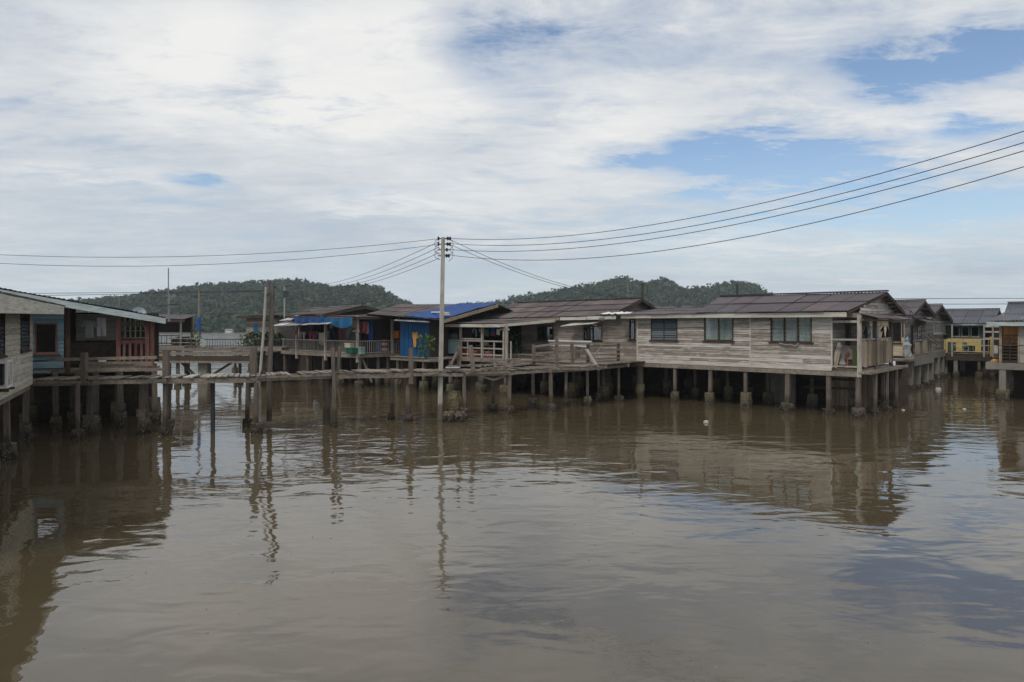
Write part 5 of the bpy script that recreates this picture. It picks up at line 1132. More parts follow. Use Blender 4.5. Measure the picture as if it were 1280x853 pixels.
# things in the porch
for px, py, mt, lb, w_, d_, h_ in ((594, 443.5, 'terracotta', 'terracotta crate low in the open porch behind the rails', 0.6, 0.4, 0.4), (609, 443.5, 'pink', 'pinkish crate low in the porch beside the terracotta crate', 0.5, 0.4, 0.36), (581, 444, 'red_cloth', 'dark red crate low in the porch near the mint panel', 0.5, 0.4, 0.42)):
    crate(hf, hf.U(px, vp + 0.5), vp + 0.5, zF + 0.02, w_, d_, h_, mt, lb, 'crate', 'crates in the open porch')
pv = vp + 0.9
bd = thing('poster', 'small red, white and blue cloth hung high in the open porch', 'cloth', hf, hf.U(616, pv), pv, hf.Z(420, -7, pv))
for k, (mt, z0_, z1_) in enumerate((('red_cloth', 0.0, 0.16), ('blue', 0.165, 0.5))): MB().box(-0.16, 0.18, -0.01, 0.01, z0_, z1_).build('band', mt, bd)
for px, mt, w_, h_, lb, kind in ((608, 'palegreen', 0.22, 0.45, 'pale green towel hung high in the open porch', 'towel'), (623, 'white', 0.14, 0.36, 'white cloth hung at the right end of the open porch', 'towel'), (591, 'grey_cloth', 0.2, 0.3, 'grey shirt hung under the porch roof middle', 'shirt'), (600, 'cream_cloth', 0.16, 0.24, 'beige shirt hung beside a porch post', 'shirt'), (595, 'skyblue', 0.06, 0.5, 'narrow pale cloth hung in the porch middle', 'towel')):
    u = hf.U(px, pv); z = hf.Z(411, -8, pv); q = MB()
    if kind == 'towel': q.cloth((u - w_, pv, z), (u + w_, pv, z), h_, 1, 0.02)
    else: shirt(q, (u, pv, z), (1, 0), w_, h_, 0.02)
    loose(q, kind, mt, lb, 'towel' if kind == 'towel' else 'clothing', hf, 'cloths in the open porch', solid=0.01 if kind == 'towel' else 0)
q = MB(); q.rough(0, 0, 0, 0.55, 0.55, 0.35, 0.08, 0.2, 0.3)
single(q, 'covered_heap', 'grey_cloth', 'grey sheet-covered heap behind the mint panel in the porch', 'heap', hf, (hf.U(567, vp + 1.0), vp + 1.0, hf.Z(428, -9, vp + 1)))
MB().box(hf.U(560, vp + 0.6), hf.U(574, vp + 0.6), vp + 0.5, vp + 1.5, zF, hf.Z(428, -9, vp + 1) - 0.005).build('bench', 'plank_dark', hh)
q = MB(); c = (hf.U(646, -1.8), -1.8)
leaves(q, (c[0], c[1], 3.0), 0.4, 60, 0.24, 1.4); q.tube([(c[0], c[1], zF), (c[0], c[1], 3.1)], 0.04); q.tube([(c[0], c[1], zF), (c[0], c[1], zF + 0.35)], 0.16, 10, 0.2)
loose(q, 'potted_plant', 'leaf_dark', 'dark potted plant between the porch and the plank wall', 'plant', hf)
q = MB()
for k in range(9): q.bar((-1.6 + 0.1 * k, R(-0.3, 0.3), 0.06 + 0.05 * (k % 4)), (1.3 + R(-0.4, 0.4), R(-0.3, 0.3), 0.06 + 0.05 * (k % 4)), 0.13, 0.045)
single(q, 'plank_heap', 'plank', 'heap of loose grey planks on the deck below the plank wall', 'planks', hf, (hf.U(655, -2.6), -2.6, zF))
q = MB(); q.tube([(-1.6, 0, 0.28), (1.6, 0, 0.28)], 0.06, 8); q.bar((-1.6, 0.1, 0.1), (1.6, 0.1, 0.1), 0.05, 0.26)
single(q, 'white_trough', 'trim_white', 'long white trough behind the tumbledown rail', 'trough', hf, (hf.U(712, -0.9), -0.9, hf.Z(429, -3, -0.9) - 0.2))
MB().box(hf.U(700, -0.7), hf.U(724, -0.7), -1.1, -0.62, zF, hf.Z(429, -3, -0.9) - 0.2).build('stand', 'plank', hh)

# ------------------------------------------------------------------ the grey house on the corner
mf = Fr(px=797, Y=37.6)
mh = thing('grey_corner_house', 'large weathered grey weatherboard house with three curtained windows and a corner balcony', 'house', mf)
uE_, uP_ = 10.15, 11.3; VD = 5.75; zf = 2.1; zw = 4.62
Q = lambda a, b, y0, y1: (mf.U(a), mf.U(b), mf.Z(y1, mf.U((a + b) / 2)), mf.Z(y0, mf.U((a + b) / 2)))
mo = [Q(814, 847, 397.5, 425.5), Q(880.5, 917, 396.5, 426), Q(963.5, 1015, 395.5, 428)]
xs_ = [0, mf.U(938), mf.U(964), uE_]
MB(front(0)).slab(0, uE_, zf, zw, mo).build('wall_frame', 'dark', mh)
MB(front(0)).boards(0, xs_[1] - 0.02, zf, zw, mo, 0.112, 0.022, 3.2).build('wall', 'board', mh)
MB(front(0.0)).boards(xs_[1] + 0.02, uE_, zf, zw, mo, 0.19, 0.03, 2.2).build('wall', 'board', mh)
for u in (0.0, xs_[1], uE_): MB(front(0)).box(u - 0.03, u + 0.03, 0.0, 0.045, zf, zw).build('corner_strip', 'trim', mh)
MB(front(0)).box(-0.05, uE_, 0.0, 0.07, zf - 0.12, zf + 0.02).build('skirt_board', 'trim', mh)
MB().bar((-0.1, 0.0, zf - 0.24), (uP_, 0.0, zf - 0.24), 0.14, 0.2).build('rim_beam', 'plank', mh)
wm = [window(mh, front(0), *mo[0], 2, 'louvre', None), window(mh, front(0), *mo[1], 2, 'clear', 'curtain'), window(mh, front(0), *mo[2], 3, 'clear', 'curtain')]
for wob, h in ((wm[1], mo[1]), (wm[2], mo[2])):                                             # thin glazing bars across the panes
    q = MB(front(0))
    for k in range(1, 7): z = h[2] + (h[3] - h[2]) * k / 7; q.box(h[0] + 0.05, h[1] - 0.05, -0.004, 0.012, z - 0.011, z + 0.011)
    q.build('glazing_bars', 'metal', wob)
q = MB(front(0))                                                                            # drapery of rags under the wide window
q.tube([(mf.U(975), 0.10, mf.Z(429, 8)), (mf.U(983), 0.12, mf.Z(431, 8)), (mf.U(990), 0.12, mf.Z(430.5, 8)), (mf.U(995), 0.11, mf.Z(432.5, 8)), (mf.U(999), 0.1, mf.Z(429, 8))], 0.03)
loose(q, 'rag', 'grey_cloth', 'greyish rag draped under the wide three-light window', 'rag', mf)
MB().box(-0.1, 0.0, 0, VD, zf, zw).box(0, uE_, VD - 0.1, VD, zf, zw).build('wall', 'board_dark', mh)
MB().box(0, uP_, 0.1, VD, zf - 0.14, zf - 0.02).build('floor', 'plank', mh)
dr = [(mf.V(1056, uE_), mf.V(1063, uE_), zf + 0.02, zf + 2.0)]
MB(side(uE_)).slab(0, VD, zf, zw, dr).boards(0, VD, zf, zw, dr, 0.16).build('wall', 'board_dark', mh)
MB(side(uE_)).box(dr[0][0], dr[0][1], -0.09, -0.05, dr[0][2], dr[0][3]).build('door', 'dark', mh)
vr = VD / 2; zr2 = 5.58; ze2 = 4.64
r0, r1 = mf.U(869, -0.5), uP_ + 0.42
rT = mf.U(901, vr)
MB().sheet((r0, -0.5, ze2), (r1 - 0.75, -0.5, ze2), (r1, vr, zr2), (rT, vr, zr2), 1.06, 2, jit=0.05, lap=0.04).sheet((r1, VD + 0.5, ze2), (r0, VD + 0.5, ze2), (rT, vr, zr2), (r1, vr, zr2), 1.06, 2).build('roof', 'roof', mh, nr=False)
MB().bar((rT, vr, zr2 + 0.065), (r1 + 0.02, vr, zr2 + 0.065), 0.36, 0.06).build('ridge_cap', 'roof', mh)
lean(mh, ((-0.9, -0.5, 4.58), (r0 + 0.5, -0.5, 4.6), (r0 + 1.6, vr, 4.98), (-0.2, vr, 4.98)), 'roof', 'roof', courses=2)
for k, (pa, pb) in enumerate(((821, 845), (854, 872))): MB().bar((mf.U(pa, vr), vr, 5.06), (mf.U(pb, vr), vr, 5.06), 0.3, 0.07).build('ridge_cap', 'roof_pale', mh)
MB().box(-0.8, uP_ - 0.4, -0.46, -0.42, ze2 - 0.24, ze2 - 0.03).build('fascia', 'trim', mh)
MB().box(-0.8, uE_, -0.42, 0.0, ze2 - 0.1, ze2 - 0.07).build('soffit', 'dark', mh)
for a_, b_ in (((r1 - 0.02, vr, zr2 - 0.09), (r1 - 0.02, VD + 0.5, ze2 - 0.09)), ((r1 - 0.75, -0.5, ze2 - 0.06), (r1 - 0.02, vr, zr2 - 0.09))): MB().bar(a_, b_, 0.05, 0.10).build('barge_board', 'plank_dark', mh)
q = MB()
for k in range(6):
    t = (k + 0.4) / 6; q.bar((uP_ - 0.02, vr + (vr + 0.5) * t, zr2 - (zr2 - ze2) * t - 0.1), (r1 - 0.04, vr + (vr + 0.5) * t, zr2 - (zr2 - ze2) * t - 0.1), 0.09, 0.07)
q.build('purlin_frame', 'plank', mh)
gl_ = lambda z: (vr - (zr2 - 0.06 - z) * (vr + 0.5) / (zr2 - ze2), vr + (zr2 - 0.06 - z) * (vr + 0.5) / (zr2 - ze2))
g_ = MB(side(uP_)); g_.boards(0, VD, 4.55, zr2 - 0.08, (), 0.13, lim=lambda z: (max(-0.05, gl_(z)[0]), min(VD, gl_(z)[1]))).build('gable_wall', 'board', mh)
MB().add([(uP_ - 0.04, 0.0, 4.56), (uP_ - 0.04, VD, 4.56), (uP_ - 0.04, vr, zr2 - 0.1)], [(0, 1, 2)]).build('gable_board', 'dark', mh, solid=0.03)
# corner balcony
for u, v in ((uP_, 0.0), (uP_, mf.V(1093.5, uP_)), (uP_, mf.V(1113.5, uP_))):
    MB().bar((u, v, zf - 0.35), (u, v, 4.5), 0.16).build('porch_post', 'post' if v else 'post_pale', mh)
ve = mf.V(1114, uP_)
MB().bar((uE_, 0, 4.2), (uP_, 0, 4.2), 0.08, 0.1).build('rail', 'post_pale', mh); MB().bar((uE_, 0, 4.48), (uP_ + 0.1, 0, 4.48), 0.1, 0.2).build('lintel', 'plank', mh)
MB().bar((uP_ + 0.02, 0, 4.42), (uP_ + 0.02, ve + 1.0, 4.42), 0.1, 0.14).build('lintel', 'plank', mh); MB().bar((uP_ + 0.1, -0.2, 4.28), (uP_ + 0.4, ve + 1.2, 4.22), 0.08, 0.08).build('lintel', 'plank', mh)
lean(mh, ((uP_ + 0.75, -0.1, 4.33), (uP_ + 0.75, ve + 0.9, 4.28), (uP_ + 0.03, ve + 0.9, 4.55), (uP_ + 0.03, -0.1, 4.55)), 'roof', 'awning', 0.9)
MB().bar((uE_, 0.0, mf.Z(425, uP_)), (uP_, 0.0, mf.Z(425, uP_)), 0.08, 0.08).bar((uE_, 0.0, zf + 0.1), (uP_, 0.0, zf + 0.1), 0.07, 0.07).build('railing', 'rail_pale', mh)
rz = mf.Z(425, uP_)
MB().bar((uP_, 0, rz), (uP_, ve, rz), 0.08, 0.08).bar((uP_, 0, zf + 0.12), (uP_, ve, zf + 0.12), 0.07, 0.07).build('railing', 'rail_pale', mh)
q = MB(); v = 0.12; k = 0
while v < ve - 0.1:
    ww = R(0.14, 0.24)
    q.box(uP_ + 0.04, uP_ + 0.065, v, min(v + ww, ve), zf + R(0.05, 0.2), rz - R(0.03, 0.12)); v += ww + R(0.008, 0.05)
q.build('balcony_boarding', 'plank_v', mh)
MB().box(uP_ - 0.02, uP_ + 0.45, -0.1, ve + 1.2, zf - 0.2, zf - 0.1).build('side_landing', 'plank', mh)
MB().bar((uP_ + 0.44, -0.1, zf - 0.14), (uP_ + 0.44, ve + 1.3, zf - 0.14), 0.06, 0.14).build('rim_beam', 'plank', mh)
# stilts
for px, py in ((800.5, 498), (844, 505), (888.5, 507.5), (932, 511.5)):
    u = mf.U(px, 0.06); post(mh, u, 0.06, zf - 0.15, 0.20 if px > 810 else 0.25, (0.50, 0.8))
for px in (985, 1036, 1073):
    u = mf.U(px, 0.06); post(mh, u, 0.06, zf - 0.15, 0.22, (0.74, 0.36), fmat='barnacle')
for v in (2.0, 3.8, 5.4): post(mh, uP_, v, zf - 0.1, 0.17, (0.6, 0.4), fmat='barnacle')
for v in (1.0, 2.9, 4.6): post(mh, uP_ + 0.4, v, zf - 0.1, 0.15, (0.45, 0.3), fmat='barnacle')
for u in (0.3, 2.1, 4.0, 6.2, 8.4, 10.3):
    for v in (2.6, 5.3): post(mh, u, v, zf - 0.1, 0.2, (0.55, 0.8))
u = mf.U(962, 3.4); MB().box(u, u + 1.3, 3.4, 3.6, -0.4, 1.7).build('pier_wall', 'concrete_wall', mh)
q = MB()
for k in range(9): q.box(8.9 + k * 0.21, 8.9 + k * 0.21 + 0.19, 3.9 + 0.02 * (k % 2), 3.95 + 0.02 * (k % 2), R(-0.3, 0.0), 1.95)
q.build('skirt_and_shade_wall', 'plank_v', mh); MB().box(-4, 12.0, 5.5, 5.56, -0.3, 1.95).build('skirt_and_shade_wall', 'plank_dark', mh)  # short planks belong to the house; the long dark wall is added to block light
MB().bar((8.2, 2.0, 1.0), (10.6, 2.0, 1.05), 0.08, 0.1).bar((8.2, 2.0, 1.5), (10.6, 2.0, 1.45), 0.08, 0.1).build('brace', 'plank_dark', mh)
# what stands on the balcony
def dish(fr, u, v, z, r, tilt, yaw, mat, lb, feed=True):
    t = thing('satellite_dish', lb, 'satellite dish', fr, u, v, z); t.rotation_euler = (tilt, 0, yaw)
    q = MB(); n = 20; rings = 5
    for k in range(rings):
        a, b = r * k / rings, r * (k + 1) / rings
        q.add([(c_ * math.cos(2 * math.pi * i / n), c_ * math.sin(2 * math.pi * i / n), 0.45 * c_ * c_ / r) for c_ in (max(a, 0.001), b) for i in range(n)], [(i, (i + 1) % n, n + (i + 1) % n, n + i) for i in range(n)])
    q.build('reflector', mat, t, solid=0.008)
    if feed: MB().tube([(r * 0.9, 0, 0.4 * r), (0, 0, r * 0.95)], 0.012, 5).tube([(-r * 0.9, 0, 0.4 * r), (0, 0, r * 0.95)], 0.012, 5).tube([(0, 0, r * 0.82), (0, 0, r * 1.02)], 0.04, 8).build('feed_arm', 'metal_dark', t)
    return t
dish(mf, mf.U(1055, 0.7), 0.7, zf + 0.55, 0.45, math.radians(80), ROT, 'grey_cloth', 'grey satellite dish leaning inside the corner balcony', False)
MB().box(uE_ + 0.05, uP_ - 0.1, 1.6, 1.66, zf, zf + 1.0).build('partition_board', 'plank_v', mh)
cht = thing('chair', 'brown wooden chair behind the corner balcony rail', 'chair', mf, mf.U(1063, 0.45), 0.45, zf); cht.rotation_euler.z += 0.5
MB().box(-0.2, 0.2, -0.2, 0.2, 0.40, 0.44).build('seat', 'terracotta', cht)
for a_ in (-0.17, 0.17):
    for b_ in (-0.17, 0.17): MB().bar((a_, b_, 0), (a_, b_, 0.4 if b_ < 0 else 0.8), 0.04).build('leg', 'terracotta', cht)
MB().box(-0.19, 0.19, 0.16, 0.19, 0.55, 0.62).box(-0.19, 0.19, 0.16, 0.19, 0.7, 0.78).build('backrest', 'terracotta', cht)
for k, (px, dx_, lb) in enumerate(((1043, 0.28, 'pale long plank leaning in the corner balcony, nearest the wall'), (1047, 0.2, 'brown plank leaning in the corner balcony beside a pale plank'))):
    u = mf.U(px, 0.25); q = MB(); q.bar((0, 0, 0), (dx_, 0.1, 1.15 - 0.1 * k), 0.14, 0.03)
    single(q, 'leaning_plank', ('post_pale', 'plank_v')[k], lb, 'plank', mf, (u - 0.1, 0.25, zf), 'planks leaning in the balcony')
q = MB(); q.box(-0.1, 0.1, -0.12, 0.12, 0, 0.85)
single(q, 'storage_box', 'leaf_dark', 'dark green tall box beside the balcony corner post', 'box', mf, (mf.U(1071, 0.3) - 0.05, 0.3, zf))
for px, mt, w_, h_, kind, lb in ((1083, 'black', 0.16, 0.9, 'shirt', 'black shirt hung nearest the corner post of the balcony'), (1089, 'white', 0.26, 0.85, 'shirt', 'white shirt hung on the balcony line left of the middle post'), (1098.5, 'white', 0.25, 0.8, 'shirt', 'white shirt hung on the balcony line right of the middle post'),
                                 (1104, 'black', 0.16, 0.62, 'shirt', 'black shirt hung near the far end of the balcony'), (1109, 'navy', 0.18, 0.65, 'trousers', 'navy trousers hung at the far end of the balcony')):
    v = mf.V(px, uP_ - 0.25); q = MB(); shirt(q, (uP_ - 0.25, v, 3.98), (0.25, 1), w_, h_, 0.02, kind == 'shirt')
    loose(q, kind, mt, lb, 'clothing', mf, 'washing on the corner balcony')
q = MB(); q.tube([(uP_ - 0.25, -0.0, 4.02), (uP_ - 0.25, 2.6, 3.98), (uP_ - 0.25, VD - 0.2, 4.02)], 0.01, 4)
loose(q, 'clothes_line', 'cable', 'thin clothes line strung along the corner balcony', 'line', mf)
# aerial and crumpled sheet where the two roofs meet
t = thing('mast', 'short roof mast with a wire hoop at the brown gable peak', 'antenna', hf, ra, rv, zR)
MB().bar((0, 0, -0.15), (0, 0, 0.95), 0.10).build('pole', 'plank_dark', t)
MB().tube([(0.12 + 0.22 * math.sin(a_), 0.06, 0.55 + 0.36 * math.cos(a_)) for a_ in [k * math.pi / 8 for k in range(17)]], 0.022, 5).build('hoop', 'metal_dark', t); MB().bar((-0.18, 0, 0.9), (0.2, 0, 0.75), 0.06).build('arm', 'metal_dark', t)
q = MB(); n = 14; vs = []
for j in range(5):
    for i in range(n + 1): vs.append((-0.9 + 1.9 * i / n, -0.35 + 0.7 * j / 4, 0.10 + 0.1 * mnoise.noise((i * 0.7, j * 0.9, 3)) + 0.1 * (j / 4)))
q.add(vs, [(j * (n + 1) + i, j * (n + 1) + i + 1, (j + 1) * (n + 1) + i + 1, (j + 1) * (n + 1) + i) for j in range(4) for i in range(n)])
single(q, 'crumpled_sheet', 'white', 'crumpled whitish sheet lying at the junction of the brown roof eave', 'sheet', hf, (hf.U(770, -0.35), -0.35, 4.56), solid=0.01)

# household clutter
for k, (px, v, z, w_, h_, mt, kind, lb) in enumerate((
    (373, 1.2, 3.7, 0.2, 0.6, 'pink', 'shirt', 'faded pink shirt hung at the left end of the laundry house'), (380, 1.0, 3.5, 0.18, 0.5, 'white', 'shirt', 'white shirt hung behind the dark red shirt'), (392, 1.3, 3.55, 0.2, 0.6, 'pink', 'trousers', 'pink trousers hung between the red and purple shirts'),
    (399, 1.1, 3.5, 0.16, 0.7, 'black', 'trousers', 'black trousers hung left of the beige towel'), (409, 1.4, 3.6, 0.26, 0.5, 'skyblue', 'towel', 'pale blue towel hung deep in the laundry house porch'), (418, 1.4, 3.8, 0.2, 0.6, 'navy', 'shirt', 'navy shirt hung deep in the laundry house porch'),
    (437, 1.2, 3.9, 0.2, 0.5, 'skyblue', 'shirt', 'pale blue shirt hung deep left of the corner post'))):
    u = lf.U(px, v); q = MB()
    if kind == 'towel': q.cloth((u - w_, v, z), (u + w_, v, z), h_, 1.5, 0.03)
    else: shirt(q, (u, v, z), (1, 0.2), w_, h_, 0.02, kind == 'shirt')
    loose(q, kind, mt, lb, 'clothing' if kind != 'towel' else 'towel', lf, 'washing at the laundry house', solid=0.01 if kind == 'towel' else 0)
def pot(fr, u, v, z, r, h, mt, lb, cat='bucket', name='bucket'):
    q = MB(); q.tube([(0, 0, 0), (0, 0, h * 0.92)], r * 0.8, 12, r); q.tube([(0, 0, h * 0.92), (0, 0, h)], r * 1.06, 12)
    q.tube([(r * math.cos(a), 0, h + r * 0.9 * math.sin(a)) for a in [k * math.pi / 8 for k in range(9)]], 0.012, 4)
    return single(q, name, mt, lb, cat, fr, (u, v, z))
pot(hf, hf.U(556, vp - 0.15), vp - 0.15, zF, 0.16, 0.28, 'white', 'white bucket on the deck edge in front of the mint panel')
pot(hf, hf.U(588, vp + 1.2), vp + 1.2, zF, 0.2, 0.4, 'skyblue', 'pale blue bucket at the back of the open porch')
pot(lf, lf.U(428, 0.5), 0.5, FD, 0.2, 0.4, 'grey_cloth', 'grey bucket behind the laundry house rail left of the green crate')
pot(lf, lf.U(416, 0.6), 0.6, FD, 0.22, 0.5, 'terracotta', 'terracotta bucket behind the middle of the laundry house rail')
q = MB(); q.box(-0.6, 0.6, -0.3, 0.3, 0.62, 0.68)
for a in (-0.52, 0.52):
    for b in (-0.24, 0.24): q.bar((a, b, 0), (a, b, 0.62), 0.06)
single(q, 'porch_table', 'plank', 'rough timber table at the back of the open porch', 'table', hf, (hf.U(607, vp + 1.7), vp + 1.7, zF))
q = MB(); q.rough(0, 0, 0, 0.3, 0.3, 0.2, 0.05, 0.3, 0.6)
single(q, 'cloth_bundle', 'cream_cloth', 'pale cloth bundle on the timber table in the porch', 'bundle', hf, (hf.U(605, vp + 1.7), vp + 1.7, zF + 0.68))
q = MB(); q.tube([(0, 0, 0), (0.0, 0, 0.10)], 0.26, 14, 0.34)
single(q, 'basin', 'white', 'white basin on the walkway boards beside the utility pole', 'basin', WORLD, (P(566, 458, 30.2)[0], 30.2, ZD[6] + 0.02))
q = MB(); n = 10; vs = []
for j in range(5):
    for i in range(n + 1): vs.append((-0.5 + i / n, -0.3 + 0.6 * j / 4, 0.05 + 0.12 * mnoise.noise((i * 0.9, j * 0.8, 7)) + 0.04))
q.add(vs, [(j * (n + 1) + i, j * (n + 1) + i + 1, (j + 1) * (n + 1) + i + 1, (j + 1) * (n + 1) + i) for j in range(4) for i in range(n)])
single(q, 'sacking', 'grey_cloth', 'crumpled grey sacking lying on the walkway near the leaning timbers', 'sack', WORLD, (P(598, 458, 31.2)[0], 31.2, ZD[6] + 0.03), solid=0.01)
# ------------------------------------------------------------------ the row of gabled houses along the channel
def mesh_dish(fr, u, v, z, r, tilt, yaw, lb):
    """a dish of wire mesh on rings and ribs"""
    t = thing('satellite_dish', lb, 'satellite dish', fr, u, v, z); t.rotation_euler = (tilt, 0, yaw); f = lambda c, a: (c * math.cos(a), c * math.sin(a), 0.45 * c * c / r)
    q = MB()
    for k in range(1, 7): q.tube([f(r * k / 6, 2 * math.pi * i / 20) for i in range(21)], 0.014 if k == 6 else 0.006, 4)
    for i in range(20): q.tube([f(r * k / 4, 2 * math.pi * i / 20) for k in range(5)], 0.010 if i % 5 == 0 else 0.006, 4)
    q.build('mesh_reflector', 'metal_dark', t)
    q = MB()
    for i in range(3): q.tube([f(r, 2.1 * i), (0, 0, r * 0.95)], 0.012, 5)
    q.tube([(0, 0, r * 0.82), (0, 0, r * 1.02)], 0.04, 8); q.build('feed_arm', 'metal_dark', t)
    return t
nf = Fr(xy=mf.w(9.75, 15.1)[:2])                                   # u = 0 on their gable line, v along the channel
n1 = thing('gabled_house', 'grey gabled house with a round mesh dish and cream panels next after the corner house', 'house', nf)
W1 = 5.7; zn = 2.1
hn = [(0.7, 1.5, zn + 0.6, zn + 2.1)]
MB(side(0)).slab(0, W1, zn, 4.5, [(1.3, 2.1, zn + 0.02, zn + 2.0), (3.2, 4.2, 3.0, 4.1)]).boards(0, W1, zn, 4.5, [(1.3, 2.1, zn + 0.02, zn + 2.0), (3.2, 4.2, 3.0, 4.1)], 0.16).build('wall', 'board_dark', n1)
MB(side(0)).box(1.3, 2.1, -0.08, -0.03, zn + 0.02, zn + 2.0).build('door', 'dark', n1); window(n1, side(0), 3.2, 4.2, 3.0, 4.1, 2, 'louvre', None)
fw = [(-2.6, -2.0, zn + 0.5, 4.3), (-0.7, -0.2, zn + 0.8, 4.2)]
MB(front(0)).slab(-7, -0.01, zn, 4.5, fw).boards(-7, -0.01, zn, 4.5, fw, 0.3, 0.02, 0.9).build('wall', 'curtain_cream', n1)
for h in fw: window(n1, front(0), *h, 1, 'clear', None)
MB().box(-7, 0, W1 - 0.1, W1, zn, 4.5).box(-7, -6.9, 0, W1, zn, 4.5).build('wall', 'board_dark', n1)
MB().box(-7, 0, 0.05, W1, zn - 0.15, zn - 0.02).build('floor', 'plank_dark', n1)
gable(n1, -7, 0, 0, W1, 4.62, 5.6, 'roof', 0.45, 0.4, 0.3, 0.55, 2, 'plank_dark')
MB(side(0)).boards(0, W1, 4.5, 5.5, (), 0.15, lim=lambda z: (max(0, W1 / 2 - (5.55 - z) * 3.1), min(W1, W1 / 2 + (5.55 - z) * 3.1))).build('gable_wall', 'board_dark', n1)
MB().add([(-0.05, 0, 4.5), (-0.05, W1, 4.5), (-0.05, W1 / 2, 5.5)], [(0, 1, 2)]).build('gable_board', 'dark', n1, solid=0.03)
MB().box(-3.0, 0.6, -1.6, 0.0, zn - 0.25, zn - 0.12).build('landing', 'plank', n1)
MB().box(0.02, 0.5, 0, W1, zn - 0.6, zn + 0.05).build('ledge', 'concrete_wall', n1)
for v in (0.2, 2.2, 4.4, W1): post(n1, 0.25, v, zn - 0.55, 0.36, (0.62, 0.3), 'concrete_wall', 'pillar', 0.0, 'barnacle')
for u in (-1.6, -3.6): post(n1, u, -1.4, zn - 0.2, 0.2, (0.5, 0.6)); post(n1, u, 0.2, zn - 0.2, 0.2, (0.5, 0.6)); post(n1, u, 3.5, zn - 0.2, 0.2, (0.5, 0.6))
MB().box(-0.6, -0.5, 0.3, W1, 0.0, zn - 0.3).build('pier_wall', 'concrete_wall', n1)
railing(n1, [(0.45, 0.1), (0.45, W1 - 0.2)], zn, 0.95, 0.55, 0.05, 'plank')
for v0_, v1_ in ((0.4, 1.5), (2.4, 3.6)): MB().box(0.47, 0.5, v0_, v1_, zn + 0.1, zn + 0.85).build('railing_panel', 'plank_v', n1)
lean(n1, ((0.9, 2.0, 4.15), (0.9, W1 + 0.2, 4.1), (0.0, W1 + 0.2, 4.45), (0.0, 2.0, 4.48)), 'roof', 'awning', 0.9)
dv = nf.V(1130, 0.7)
mesh_dish(nf, 0.4, nf.V(1128.5, 0.4), nf.Z(396, 0, 1), 0.6, math.radians(62), math.radians(25), 'large dark mesh satellite dish before the second gabled roof')
MB().tube([(0.4, nf.V(1128.5, 0.4), 3.3), (0.4, nf.V(1128.5, 0.4), nf.Z(394, 0, 1))], 0.05).build('dish_pole', 'metal_dark', n1)
q = MB(); q.rough(0, 0, 0, 0.85, 0.2, 0.2, 0.05, 0.2, 0.45)
single(q, 'sack', 'grey_cloth', 'pale grey sack hanging on the rail below the mesh dish', 'sack', nf, (0.62, nf.V(1131, 0.5), zn + 0.06))
q = MB(); shirt(q, (0.6, nf.V(1134.5, 0.6), zn + 1.25), (0.1, 1), 0.2, 0.55, 0.03)
loose(q, 'shirt', 'skyblue', 'light blue shirt hanging over the rail below the mesh dish', 'clothing', nf)

n2 = thing('gabled_house', 'grey gabled house with white-curtained windows at the far end of the row', 'house', nf, -0.55, 7.2, 0)
o2 = Fr(xy=nf.w(-0.55, 7.2)[:2])
W2 = 7.4
hg = [(o2.V(1166.5, 0), o2.V(1173.5, 0), 3.35, 4.3), (o2.V(1174.5, 0), o2.V(1178.5, 0), 3.35, 4.3), (o2.V(1180, 0), o2.V(1182.5, 0), 3.3, 4.25)]
MB(side(0)).slab(0, W2, zn - 0.1, 4.4, hg).boards(0, W2, zn - 0.1, 4.4, hg, 0.16).build('wall', 'board_dark', n2)
for h in hg: window(n2, side(0), *h, 2, 'clear', 'white', 'trim', 0.09)
MB(front(0)).slab(-6, -0.01, zn, 4.4, [(-1.5, -0.5, 3.0, 4.0)]).boards(-6, -0.01, zn, 4.4, [(-1.5, -0.5, 3.0, 4.0)], 0.16).build('wall', 'board', n2)
window(n2, front(0), -1.5, -0.5, 3.0, 4.0, 2, 'louvre', None)
MB().box(-6, 0, W2 - 0.1, W2, zn, 4.4).box(-6, -5.9, 0, W2, zn, 4.4).build('wall', 'board_dark', n2)
MB().box(-6, 0, 0.05, W2, zn - 0.2, zn - 0.02).build('floor', 'plank_dark', n2)
gable(n2, -6, 0, 0, W2, 4.32, 5.5, 'roof', 0.4, 0.4, 0.3, 0.6, 2, 'plank_dark')
MB(side(0)).boards(0, W2, 4.4, 5.4, (), 0.15, lim=lambda z: (W2 / 2 - (5.45 - z) * 3.4, W2 / 2 + (5.45 - z) * 3.4)).build('gable_wall', 'board_dark', n2)
MB().add([(-0.05, 0, 4.4), (-0.05, W2, 4.4), (-0.05, W2 / 2, 5.4)], [(0, 1, 2)]).build('gable_board', 'dark', n2, solid=0.03)
MB().box(0.02, 0.3, 0.2, W2, zn - 0.5, zn + 0.0).build('ledge', 'concrete_wall', n2)
for v in (0.3, 2.2, 4.2, 6.0, W2): post(n2, 0.15, v, zn - 0.4, 0.36, (0.6, 0.35), 'concrete_wall', 'pillar', 0.0, 'barnacle')
MB().box(-0.6, -0.5, 0.3, W2, -0.1, zn - 0.3).build('pier_wall', 'concrete_wall', n2)
for v in (0.4, 1.6): MB().bar((0.05, v, 3.3), (0.9, v, 2.6), 0.05).build('brace', 'plank_dark', n2)
at = thing('cooler_unit', 'white air conditioner box between the two gabled houses', 'air conditioner', o2, 0.42, o2.V(1151.5, 0.4), o2.Z(436.5, 0.4, -1.5))
MB().box(-0.2, 0.2, -0.42, 0.42, 0, 0.6).build('case', 'white_metal', at)
q = MB()
for k in range(7): q.box(0.205, 0.215, -0.36, 0.1, 0.07 + k * 0.07, 0.1 + k * 0.07)
q.build('grille', 'metal_dark', at)
for a in (-0.3, 0.3): MB().bar((-0.3, a, -0.05), (0.25, a, -0.05), 0.05).build('bracket', 'metal_dark', at)
